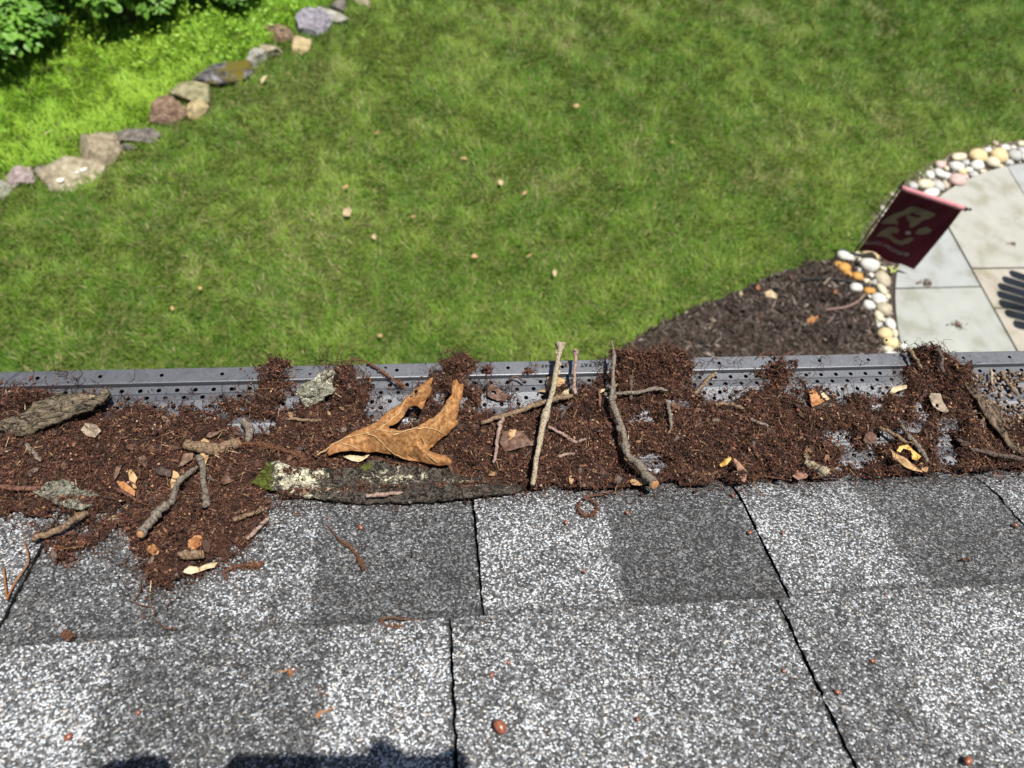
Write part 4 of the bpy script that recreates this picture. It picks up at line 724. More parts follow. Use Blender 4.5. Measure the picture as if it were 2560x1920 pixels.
fluffy('catkin', [(596, 1112), (640, 1110), (690, 1120), (735, 1135), (758, 1150)], 9, 'long rust-coloured catkin strand beside the thick branch piece', 'catkin', taper=(.8, 1), bits=320, lift=.002)
fluffy('catkin', [(1895, 892), (1915, 880), (1940, 890), (1955, 905), (1960, 888), (1985, 878)], 4, 'rusty branching catkin draped over the gutter lip', 'catkin', bits=140, taper=(.8, .8), lift=.006)
fluffy('catkin', [(1975, 1200), (1940, 1195), (1905, 1190), (1880, 1196)], 5, 'orange-brown catkin along the shingle edge below the folded leaf', 'catkin', bits=130, lift=.003)
fluffy('catkin_fluff', [(155, 1588), (165, 1582), (172, 1590), (180, 1592)], 8, 'small rusty tuft of catkin fluff on the left shingles', 'catkin', bits=120, taper=(.7, .7))
fluffy('dry_curl', [(1029, 1370), (1031, 1390), (1044, 1400), (1064, 1400)], 4, 'small dark curled leaf bit on the shingles', 'leaf', M_L['dark'], bits=0, taper=(1, .7))
fluffy('bud_scale', [(696, 1678), (712, 1678), (722, 1674), (728, 1686)], 4.5, 'small orange bud husk with stalk on the lower shingles', 'bud', M_L['orange'], bits=14, taper=(.3, 1.4))
fluffy('bud_scale', [(792, 1715), (800, 1730), (822, 1740)], 3, 'thin reddish bud husk on the lower shingles', 'bud', M_CK, bits=10)
fluffy('bud_scale', [(790, 1795), (802, 1780), (812, 1778), (835, 1768)], 5, 'ochre bud husk near the photographer shadow', 'bud', M_L['orange'], bits=12, taper=(1.2, .4))
fluffy('bud_scale', [(2406, 1400), (2418, 1395), (2424, 1404)], 5, 'brown crumb cluster on the right shingles', 'bud', M_CK, bits=40, taper=(.8, .8))
fluffy('bud_scale', [(1633, 1712), (1631, 1698), (1627, 1690)], 3.5, 'small dark sliver on the lower middle shingles', 'bud', M_L['dark'], bits=4)
M_NEED = M('pine_needle', [(.3, (.16, .06, .02)), (.7, (.36, .17, .07))], 160, .5)
pn = empty('pine_needles', D(17, 1498)); tag(pn, 'forked pair of dry orange pine needles at the left edge', 'needles')
for q in ([(17, 1498), (30, 1470), (46, 1443), (64, 1418), (71, 1400), (68, 1378), (60, 1356)], [(17, 1498), (14, 1470), (11, 1440), (9, 1418)]):
    pa = catmull([D(x, y, .0012 + .002 * i / 6) for i, (x, y) in enumerate(q)], 8) - np.array(pn.location); v, f = tube_np(pa, np.linspace(.0009, .0006, len(pa)), 6); put('needle', npmesh('needle', v, f, True), M_NEED, pn)
M_ND = M('seed_husk', [(.3, (.10, .03, .018)), (.6, (.26, .09, .05)), (.8, (.40, .18, .10))], 500, .3, spec=.5)
seeds = [(1250, 1817, 15, 'large glossy brown acorn-like seed on the lower shingles'), (1229, 1688, 6, 'small red-brown seed just right of the lower shingle joint'), (1415, 1306, 6, 'red-brown seed left of the curled ring catkin shadow'), (1568, 1281, 6, 'red-brown seed right of the ring catkin'), (1462, 1428, 5, 'tiny red seed in the middle of the light shingle tab'), (1271, 1656, 5, 'tiny brown seed above the lower joint seed'), (1594, 1798, 5, 'tiny brown seed on the lower middle shingles'),
         (1875, 1331, 7, 'tan seed beside the long right shingle joint'), (2540, 1313, 7, 'brown seed at the far right shingle joint'), (2182, 1652, 6, 'orange seed on the right lower shingle'), (2094, 1730, 6, 'orange-red seed on the right lower shingle nearer the joint'), (1959, 1677, 5, 'orange seed left of the long right joint'), (2215, 1489, 5, 'yellowish seed on the right upper shingle'), (2420, 1902, 10, 'brown seed at the bottom right of the roof'), (170, 1842, 8, 'orange seed at the lower left shingles'), (901, 1318, 7, 'brown flat seed right of the diagonal catkin'),
         (1832, 1238, 6, 'brown seed in the right joint at the eave'), (1958, 1332, 5, 'tiny dark seed on the tab right of the joint'), (740, 1675, 4, 'tiny red seed crumb near the orange bud husk'), (345, 1782, 5, 'small tan seed on the lower left shingles')]
for x, y, r, lb in seeds:
    k = .6 / F_PX * r; c = D(x, y, k * .6); g = np.random.default_rng(x + y); v = IV2 * np.array([1.15, .8, .62]) * k * (1 + .12 * g.uniform(-1, 1, (len(IV2), 1))); a = g.uniform(0, 3.14); Rz = np.array([[math.cos(a), -math.sin(a), 0], [math.sin(a), math.cos(a), 0], [0, 0, 1]])
    o = put('seed', npmesh('seed', v @ Rz.T, [IF2], True), M_ND); o.location = c; tag(o, lb, 'seed')

# =================================================================== garden below
# patio circle fitted through its edge
pe = np.array([gp(x, y)[:2] for x, y in [(2560, 412), (2492, 427), (2436, 446), (2380, 476), (2356, 494), (2245, 653), (2236, 704), (2228, 741), (2228, 782), (2238, 823), (2256, 861)]])
A_ = np.c_[2 * pe, np.ones(len(pe))]; s_ = np.linalg.lstsq(A_, (pe ** 2).sum(1), rcond=None)[0]; PC = s_[:2]; PR = math.sqrt(s_[2] + PC @ PC)
print('patio', PC, PR)
mul = [gp(x, y)[:2] for x, y in [(1554, 872), (1610, 837), (1680, 800), (1770, 760), (1843, 732), (1898, 707), (1970, 680), (2042, 658), (2093, 652), (2160, 640), (2300, 700), (2300, 900)]] + [gp(2350, 1000)[:2], gp(1200, 1080)[:2]]
wall_line = [(-300, 530), (-100, 462), (0, 440), (180, 395), (330, 330), (430, 270), (500, 215), (600, 170), (680, 110), (760, 60), (830, 0), (960, -90)]
wild = [gp(x, y)[:2] for x, y in wall_line + [(960, -260), (-1300, -260), (-1300, 600)]]
def d_patio(x, y): return np.hypot(x - PC[0], y - PC[1]) - PR
M_SOIL = M('lawn_soil', [(.3, (.04, .06, .012)), (.6, (.09, .11, .025)), (.8, (.20, .19, .08))], 14, .95, 90, .6, .01)
tag(put('lawn', npmesh('lawn', np.array([[-90, -60, 0], [90, -60, 0], [90, 120, 0], [-90, 120, 0.]]), [np.array([[0, 1, 2, 3]])]), M_SOIL), kind='structure')

def grass(name, n, x0, x1, y0, y1, mask, ln, wd, cols, label, lean=.7, seed=1, zf=None):
    g = np.random.default_rng(seed); x = g.uniform(x0, x1, n * 4); y = g.uniform(y0, y1, n * 4)
    c = np.stack([x, y, 0 * x], -1) - CAMP; q = c @ RW; px = q[:, 0] / q[:, 2] * F_PX + 1280; py = q[:, 1] / q[:, 2] * F_PX + 960
    k = (px > -260) & (px < 2820) & (py > -330) & (py < 1010) & mask(x, y); x = x[k][:n]; y = y[k][:n]; n = len(x)
    pn_ = vnoise(x, y, 1.1, seed + 60, 4); pf = vnoise(x, y, 6, seed + 61, 3)
    L = ln * g.uniform(.55, 1.25, n) * (1 + .25 * pf); W = wd * g.uniform(.7, 1.3, n)
    # blades lie in tufts: neighbouring blades share a direction
    az = 2.2 * vnoise(x, y, 2.6, seed + 62, 3) + 3.1 * vnoise(x, y, 9, seed + 63, 2) + g.normal(0, .75, n); tl = np.abs(g.normal(lean, .35, n))
    d = np.stack([np.cos(az), np.sin(az)], -1); s = np.stack([-d[:, 1], d[:, 0]], -1); b = np.stack([x, y], -1)
    hor = np.sin(np.clip(tl, 0, 1.45)); ver = np.cos(np.clip(tl, 0, 1.4))
    def lvl(f, wf, hf): 
        cc = b + d * (L * hor * f)[:, None]; z = L * ver * hf; o = s * (W * wf * .5)[:, None]; return np.c_[cc - o, z], np.c_[cc + o, z]
    a0, b0 = lvl(0, 1, 0); a1, b1 = lvl(.35, .9, .55); a2, _ = lvl(1.0, 0, .85)
    V = np.stack([a0, b0, a1, b1, a2], 1).reshape(-1, 3)
    f = np.array([[0, 1, 3], [0, 3, 2], [2, 3, 4]]); Fc = (f[None] + (np.arange(n) * 5)[:, None, None]).reshape(-1, 3)
    cc = cols(x, y, pn_, pf, g, n); return tag(put(name, npmesh(name, V, [Fc], True, np.repeat(cc, 5, 0)), M_GRASS), label, 'grass', kind='stuff')
M_GRASS = MA('grass_blade', .55, .25, 60, .12, transl=.28)
def lawn_cols(x, y, a, b, g, n):
    G = np.array([[.050, .135, .010], [.115, .235, .020], [.25, .36, .060]]); t = np.clip(.50 + .42 * a + .42 * b + g.normal(0, .25, n), 0, 1)[:, None] * 2
    c = np.where(t < 1, G[0] + (G[1] - G[0]) * t, G[1] + (G[2] - G[1]) * (t - 1)); dry = (g.random(n) < .06 + .34 * np.clip(vnoise(x, y, 2.1, 77, 4) - .1, 0, 1)); c[dry] = np.array([.42, .37, .19]) * g.uniform(.6, 1.2, (dry.sum(), 1)); return c
lawn_mask = lambda x, y: (d_patio(x, y) > .21 + .04 * vnoise(x, y, 6, 5, 2)) & ~inpoly(x + .03 * vnoise(x, y, 14, 15, 2), y + .03 * vnoise(x, y, 14, 16, 2), mul) & ~inpoly(x, y, wild)
grass('grass', 300000, -3.6, 6.2, 1.4, 6.8, lawn_mask, .050, .0038, lawn_cols, 'mown green lawn grass with dry patches below the gutter', seed=3)
def wild_cols(x, y, a, b, g, n):
    c = np.array([.17, .36, .025]) + (np.array([.36, .54, .06]) - np.array([.17, .36, .025])) * np.clip(.45 + .5 * a + .3 * b + g.normal(0, .25, n), 0, 1)[:, None]; return c
wmask = lambda x, y: inpoly(x, y, wild)
grass('tall_grass', 80000, -6.0, 1.2, 2.6, 8.2, wmask, .075, .0052, wild_cols, 'lush bright green weedy grass beyond the stone row', seed=9, lean=.75)
# broad weed leaves through the wild strip
def leaf_cloud(C, N, size, cols, asp=.62):
    """one small folded leaf (6 triangles) at each centre, facing N"""
    n = len(C); N = N / (np.linalg.norm(N, axis=1)[:, None] + 1e-9); U = np.cross(N, rng.normal(size=(n, 3))); U /= np.linalg.norm(U, axis=1)[:, None] + 1e-9; W = np.cross(N, U)
    lo = np.array([[-1, 0, 0], [-.35, .9, .22], [.4, .7, .2], [1.1, 0, -.18], [.4, -.7, .2], [-.35, -.9, .22], [0, 0, .02]]); ft = np.array([[0, 6, 1], [1, 6, 2], [2, 6, 3], [3, 6, 4], [4, 6, 5], [5, 6, 0]])
    V = C[:, None] + size[:, None, None] * (lo[None, :, 0:1] * U[:, None] + asp * lo[None, :, 1:2] * W[:, None] + lo[None, :, 2:3] * N[:, None])
    return V.reshape(-1, 3), [(ft[None] + (np.arange(n) * 7)[:, None, None]).reshape(-1, 3)], np.repeat(cols, 7, 0)
M_LEAF = MA('green_leaf', .45, .35, 60, .15, transl=.25)
n = 60000; x = rng.uniform(-6, 1.2, n); y = rng.uniform(2.6, 8.2, n); k = wmask(x, y) & (vnoise(x, y, 1.3, 88, 3) > .15); x = x[k][:3600]; y = y[k][:3600]; n = len(x)
V, Fs, cc = leaf_cloud(np.stack([x, y, rng.uniform(.03, .11, n)], -1), np.c_[rng.normal(0, .4, (n, 2)), np.ones(n)], rng.uniform(.009, .02, n), wild_cols(x, y, vnoise(x, y, 1, 5), 0, rng, n) * .95)
tag(put('ground_weeds', npmesh('ground_weeds', V, Fs, True, cc), M_LEAF), 'small bright weed leaves among the tall grass', 'weeds', kind='stuff')
# shrubs at the top left
M_STEM = M('shrub_stem', [(.3, (.05, .035, .02)), (.7, (.10, .07, .045))], 40)
def shrub(px, py, r, h, label, seed, dens=2600, tint=1.0):
    b = gp(px, py); g = np.random.default_rng(seed); o = empty('shrub', b); tag(o, label, 'shrub', None)
    nl = int(dens); lob = [(g.uniform(-.6, .6) * r, g.uniform(-.6, .6) * r, h * g.uniform(.35, .8), r * g.uniform(.32, .55)) for _ in range(11)]
    C = []; Nn = []
    for i in range(nl):
        lx, ly, lz, lr = lob[g.integers(0, len(lob))]; d = nrm(g.normal(size=3)); d[2] = abs(d[2]) * .9 - .15; q = lr * g.uniform(.55, 1.05)
        C.append((lx + d[0] * q, ly + d[1] * q, max(.03, lz + d[2] * q * .8))); Nn.append(d * .7 + np.array([0, 0, .7]) + g.normal(0, .3, 3))
    C = np.array(C); s = g.uniform(.016, .036, nl); t = np.clip(.5 + .7 * vnoise(C[:, 0], C[:, 1], 5, seed, 2) + g.normal(0, .22, nl), 0, 1)[:, None]
    col = (np.array([.045, .12, .015]) + (np.array([.13, .27, .035]) - np.array([.045, .12, .015])) * t) * tint
    V, Fs, cc = leaf_cloud(C, np.array(Nn), s, col, .7); put('crown', npmesh('crown', V, Fs, True, cc), M_LEAF, o)
    for i, (lx, ly, lz, lr) in enumerate(lob[:8]):
        pa = catmull([(0, 0, -.02), (lx * .35, ly * .35, lz * .45), (lx, ly, lz)], 5); v, f = tube_np(pa, np.linspace(.009, .004, len(pa)), 6, .1, i); put('stem', npmesh('stem', v, f, True), M_STEM, o)
    return o
for a in ((40, 150, .40, .42, 'pale leafy shrub nearest the left edge beside the wild grass', 1, 1900, 1.35), (-190, 60, .55, .8, 'tall dark shrub partly cut by the left edge', 2, 3000, .8), (150, 30, .5, .75, 'dense green shrub with dark hollows at the top left corner', 3, 3000, .85), (330, 70, .36, .45, 'rounded green shrub in the middle of the top left thicket', 4, 2000, 1.1), (430, -60, .5, .7, 'large leafy shrub cut by the top edge left of the stones', 5, 2900, .95),
          (580, 5, .28, .35, 'low shrub at the right end of the top left thicket', 6, 1200, 1.2), (120, -170, .7, 1.1, 'tall shrub behind the thicket above the frame', 7, 3600, .8), (690, -90, .4, .5, 'shrub behind the stone row beyond the top edge', 8, 1700, 1.0), (-450, 150, .6, .9, 'shrub left of the frame behind the stone row', 9, 2600, .9)):
    shrub(*a)

# stones in the row
def stone_mat(name, d, m_, l, sc_=18, moss=None):
    mt, t, b = new_mat(name); n = noisetex(t, sc_ * 1.6, 9, .72); r = ramp(t, [(.36, d), (.5, m_), (.64, l)]); t.links.new(n.outputs[0], r.inputs[0]); c = r.outputs[0]
    if moss:
        g = nd(t, 'ShaderNodeNewGeometry'); s = nd(t, 'ShaderNodeSeparateXYZ'); t.links.new(g.outputs['Position'], s.inputs[0]); q = noisetex(t, 6, 7, .7); k = ramp(t, [(.46, (0, 0, 0)), (.54, (1, 1, 1))]); t.links.new(q.outputs[0], k.inputs[0]); c = mixc(t, k.outputs[0], c, moss)
    t.links.new(c, b.inputs['Base Color']); b.inputs['Roughness'].default_value = .85; b.inputs['Specular IOR Level'].default_value = .2; bump(t, b, noisetex(t, sc_ * 5, 7, .65).outputs[0], .9, .016); return mt
SM_ = {'tan': stone_mat('tan_fieldstone', (.15, .12, .08), (.30, .25, .17), (.42, .36, .26)), 'olive': stone_mat('olive_fieldstone', (.13, .12, .06), (.27, .25, .14), (.38, .35, .22)), 'red': stone_mat('reddish_fieldstone', (.09, .06, .04), (.19, .125, .085), (.30, .215, .15)), 'dark': stone_mat('dark_fieldstone', (.07, .06, .055), (.16, .14, .125), (.27, .24, .21)),
       'mauve': stone_mat('mauve_fieldstone', (.22, .17, .16), (.38, .30, .29), (.50, .42, .41)), 'purple': stone_mat('purple_grey_fieldstone', (.10, .09, .10), (.27, .25, .29), (.44, .42, .47)), 'grey': stone_mat('grey_fieldstone', (.15, .15, .12), (.30, .29, .25), (.45, .44, .39)), 'gold': stone_mat('golden_fieldstone', (.26, .19, .09), (.42, .33, .18), (.52, .43, .27)),
       'moss': stone_mat('mossy_fieldstone', (.03, .03, .03), (.07, .066, .068), (.26, .25, .27), 12, (.12, .10, .016)), 'lich': stone_mat('lichened_fieldstone', (.18, .15, .10), (.34, .29, .20), (.5, .45, .33))}
M_LICH = M('white_lichen', [(.3, (.6, .58, .5)), (.7, (.78, .76, .68))], 60)
def stone_np(seed, ang=0.0, rough=.16, base=None):
    base = base or (IV4, IF4)
    g = np.random.default_rng(seed); v, f = (IV3, IF3) if base is None else base; v = v.copy(); o = g.uniform(0, 50, 3)
    r = np.array([1 + rough * mnoise.fractal(Vector(p * 1.4 + o), 1, 2, 4) for p in v]); v = v * r[:, None]
    for _ in range(int(ang * 16)):
        d = nrm(g.normal(size=3)); h = g.uniform(.45, .80); e = v @ d - h; v = v - np.where(e > 0, e * .97, 0)[:, None] * d
    if ang: v += .055 * np.array([mnoise.noise_vector(Vector(p * 3 + o)) for p in v]) + .03 * np.array([mnoise.noise_vector(Vector(p * 9 + o)) for p in v])
    return v, f
row = [(15, 1095, 95, 120, 0, 'grey', 0, .2, 'pale lichened stone cut by the left edge at the end of the row'), (118, 1025, 150, 125, 0, 'mauve', .15, .55, 'rounded mauve stone at the left end of the row'), (410, 1010, 300, 190, -.25, 'lich', .1, .35, 'broad tan stone dotted with white lichen'),
       (560, 880, 225, 225, 0, 'tan', .1, .5, 'large smooth tan boulder in the left of the row'), (772, 785, 280, 130, .05, 'dark', .5, .4, 'flat dark grey-brown stone right of the tan boulder'), (975, 640, 180, 195, .2, 'red', .15, .55, 'reddish brown boulder in a group of three'), (1125, 560, 245, 150, .1, 'olive', .1, .5, 'rounded olive boulder behind the reddish one'),
       (1145, 645, 125, 125, 0, 'gold', .1, .5, 'small round golden stone in front of the olive boulder'), (1280, 430, 320, 150, -.25, 'moss', .3, .55, 'dark boulder with mossy top in the middle of the row'), (1468, 345, 130, 190, .3, 'grey', .6, .6, 'pointed grey lichened stone right of the mossy boulder'), (1558, 300, 150, 130, -.3, 'lich', .5, .45, 'pale angular stone behind the pointed grey one'),
       (1605, 205, 190, 110, .45, 'red', .6, .5, 'tilted flat brown slab left of the purple boulder'), (1738, 258, 125, 150, .2, 'gold', .6, .5, 'upright golden tan slab below the purple boulder'), (1775, 135, 235, 200, .6, 'purple', .7, .6, 'big jagged purple-grey boulder near the top of the row'), (1885, 92, 215, 110, .35, 'grey', .6, .4, 'flat grey-green stone right of the purple boulder'),
       (1955, 45, 120, 100, .2, 'dark', .4, .55, 'rounded grey stone at the upper end of the row'), (2075, 10, 120, 60, .3, 'lich', .5, .4, 'thin grey slab cut by the top edge'), (230, 985, 60, 60, 0, 'dark', .3, .5, 'little dark stone behind the mauve one'), (165, 975, 50, 45, 0, 'lich', .4, .5, 'little pale stone behind the mauve one'), (720, 850, 110, 50, 0, 'dark', .4, .5, 'thin dark stone wedged under the flat grey one'), (2190, -50, 150, 90, .3, 'grey', .4, .5, 'grey stone just beyond the top edge'), (2330, -120, 170, 110, .3, 'tan', .4, .5, 'tan stone beyond the top edge right of the row')]
for i, (cx, cy, w_, h_, an, mt, ang, zf, lb) in enumerate(row):
    px, py = cx / 2.304, cy / 2.304; k = mmpx(px, py); rx = w_ / 4.608 * k * 1.22; ry = h_ / 4.608 * k * 1.36; rz = min(rx, ry) * (.45 + .5 * zf); c = gp(px, py, rz * .18)
    v, f = stone_np(100 + i, min(1, ang * 1.2 + .12), .22); v = v * np.array([rx, ry, rz]); R2 = np.array([[math.cos(an), math.sin(an), 0], [-math.sin(an), math.cos(an), 0], [0, 0, 1]]); v = v @ R2.T
    o = put('fieldstone', npmesh('fieldstone', v, [f], ang < .12), SM_[mt]); o.location = c; tag(o, lb, 'stone')
    if i == 2:
        for (lx, ly, lr) in ((355, 1042, 42), (470, 972, 32), (440, 1003, 22), (492, 975, 20), (395, 1062, 12), (293, 1068, 9)):
            p = gp(lx / 2.304, ly / 2.304, 0) ; q = p - CAMP; best = None
            W = v + c; t_ = ((W - CAMP) @ q) / (q @ q); dd = np.linalg.norm(W - CAMP - t_[:, None] * q, axis=1) + 5 * (t_ > np.median(t_)); j = int(np.argmin(dd)); lv = IV2 * np.array([1, 1, .18]) * lr / 4.608 * k * 2 * .5
            oo = put('lichen_spot', npmesh('lichen_spot', lv + v[j] + np.array([0, 0, .002]), [IF2], True), M_LICH, o)
# leaves and bits on the grass
bits = [(868, 530, 15, 'largest pale leaf on the lawn left of centre'), (864, 468, 8, 'small pale leaf just above the largest lawn leaf'), (935, 592, 9, 'narrow pale leaf right below the largest lawn leaf'), (942, 332, 8, 'tan leaf high on the lawn left of centre'), (1161, 397, 8, 'tan leaf near the middle of the upper lawn'), (1251, 456, 9, 'tan leaf beside the dry lawn patch'), (1032, 542, 7, 'tiny tan leaf in the centre of the lawn'), (1186, 641, 8, 'pinkish tan leaf low in the centre of the lawn'), (1387, 682, 9, 'brown flat leaf low on the lawn right of centre'),
        (1312, 483, 7, 'pinkish leaf right of the dry lawn patch'), (1679, 356, 6, 'tiny pale leaf on the right of the lawn'), (1441, 264, 7, 'pale leaf on the upper lawn right of centre'), (1324, 639, 7, 'tan leaf fleck low on the lawn'), (118, 333, 9, 'orange leaf in the wild grass beyond the stone row'), (660, 198, 11, 'white mushroom-like cap beside the pointed grey stone'), (500, 720, 6, 'tiny leaf fleck low on the left lawn'), (430, 770, 6, 'dull leaf fleck near the gutter on the left lawn'), (950, 838, 7, 'small twig-like leaf by the gutter edge on the lawn')]
for x, y, r, lb in bits:
    k = mmpx(x, y); c = gp(x, y, .045); g = np.random.default_rng(x); V, Fs, _ = leaf_cloud(np.zeros((1, 3)), np.array([[g.normal(0, .25), g.normal(0, .25), 1.]]), np.array([r * k * 1.15]), np.zeros((1, 3)), g.uniform(.5, .8))
    V = V + np.array([0, 0, 1]) * .25 * r * k * np.sin(V[:, :1] / (r * k) * 2); Vb_ = V - np.array([0, 0, .0008]); o = put('fallen_leaf', npmesh('fallen_leaf', np.vstack([V, Vb_]), [np.vstack([Fs[0], Fs[0][:, ::-1] + len(V)])], True), M_L['pale'] if r > 8 else M_L['tan']); o.location = c; tag(o, lb, 'leaf')

# mulch bed
M_MUL = M('mulch', [(.3, (.024, .018, .015)), (.5, (.06, .046, .039)), (.7, (.11, .088, .076))], 45, .95, 160, .9, .012)
mp = np.array(mul); o = put('mulch_bed', npmesh('mulch_bed', np.c_[mp, np.full(len(mp), .012)], [np.array([list(range(len(mp)))])]), M_MUL); tag(o, kind='structure')
if o.data.polygons[0].normal.z < 0: o.data.flip_normals()
n = 90000; x = rng.uniform(mp[:, 0].min() - .05, mp[:, 0].max(), n); y = rng.uniform(mp[:, 1].min(), mp[:, 1].max() + .05, n); k = inpoly(x + .02 * vnoise(x, y, 14, 15, 2), y + .02 * vnoise(x, y, 14, 16, 2), mul) & (d_patio(x, y) > .12); x = x[k][:24000]; y = y[k][:24000]; n = len(x)
V, Fs, cc = crumbs(np.stack([x, y, rng.uniform(.012, .026, n)], -1), rng.gamma(3, .0022, n).clip(.002, .018), np.stack([rng.uniform(1, 3.2, n), rng.uniform(.4, .9, n), rng.uniform(.25, .5, n)], -1), pal(n, [(.05, .038, .032), (.085, .066, .056), (.14, .115, .10), (.26, .22, .19), (.11, .065, .045)], [5, 5, 2.5, .5, 1]))
tag(put('mulch_chips', npmesh('mulch_chips', V, Fs, False, cc), MA('mulch_chip', .9, .15, 120, .4)), 'dark shredded bark mulch spread over the planting bed', 'mulch', kind='stuff')
M_HOSE = M('black_hose', [(.3, (.006, .007, .008)), (.7, (.012, .013, .015))], 20, .4); K8 = (2.765, 1500, 620)
def ground_tube(name, pts, r, mat, label, cat, z=.02): 
    pa = catmull([gp(*sc([p], *K8)[0], z + (p[2] if len(p) > 2 else 0)) if len(p) < 3 else gp(*sc([p[:2]], *K8)[0], z + p[2]) for p in pts], 10); v, f = tube_np(pa, r, 8, .05); return tag(put(name, npmesh(name, v, f, True), mat), label, cat)
ground_tube('irrigation_hose', [(1390, 232), (1460, 218), (1560, 214), (1680, 224), (1780, 246), (1870, 268), (1915, 290)], .0085, M_HOSE, 'black irrigation hose arching from the mulch into the river stones', 'hose', .03)
ground_tube('root', [(1560, 425), (1640, 418), (1710, 405), (1780, 370), (1835, 318)], .006, M('pale_root', [(.3, (.16, .10, .085)), (.7, (.28, .19, .16))], 60), 'thin pinkish root lying across the mulch', 'root', .03)
ground_tube('stick', [(1370, 415), (1410, 430), (1450, 450)], .005, M_TW['grey'], 'small grey stick in the mulch left of the root', 'stick', .025)
ground_tube('stick', [(1545, 250), (1565, 230), (1590, 205)], .004, M_TW['pale'], 'tiny pale stick against the black hose', 'stick', .045)
ground_tube('stick', [(1740, 640), (1790, 680), (1850, 700)], .004, M_TW['grey'], 'curved grey stick low in the mulch near the river stones', 'stick', .025)
def flat_leaf(pts, mat, label, z=.03, name='fallen_leaf'):
    q = np.array([gp(*p, z) for p in sc(pts, *K8)]); c = q.mean(0); n = len(q); q[:, 2] += .008 * np.sin(np.arange(n) * 2.1); V = np.vstack([q - c, [[0, 0, .012]]]); V2 = V - np.array([0, 0, .001]); i = np.arange(n); t = np.stack([i, (i + 1) % n, np.full(n, n)], -1)
    o = put(name, npmesh(name, np.vstack([V, V2]), [np.vstack([t, t[:, ::-1] + n + 1])]), M_L[mat]); o.location = c; return tag(o, label, 'leaf')
flat_leaf([(1425, 505), (1450, 475), (1470, 455), (1480, 478), (1508, 468), (1500, 495), (1480, 510), (1462, 530), (1452, 510)], 'orange', 'bright orange maple leaf on the mulch')
flat_leaf([(1135, 305), (1180, 292), (1230, 320), (1225, 350), (1180, 345), (1145, 330)], 'pale', 'pale tan leaf on the mulch near the lawn edge')
flat_leaf([(955, 310), (975, 300), (992, 318), (970, 330)], 'pale', 'small pinkish leaf at the mulch edge')
flat_leaf([(1075, 270), (1095, 255), (1112, 275), (1092, 295)], 'orange', 'small orange leaf at the upper mulch edge')
flat_leaf([(1608, 300), (1630, 288), (1645, 305), (1625, 318)], 'orange', 'small orange-pink leaf below the black hose')
flat_leaf([(750, 495), (780, 488), (812, 500), (790, 512)], 'grey', 'small grey-tan chip in the mulch left of centre')
flat_leaf([(1070, 505), (1085, 485), (1105, 500), (1090, 520)], 'grey', 'pale round chip in the middle of the mulch')

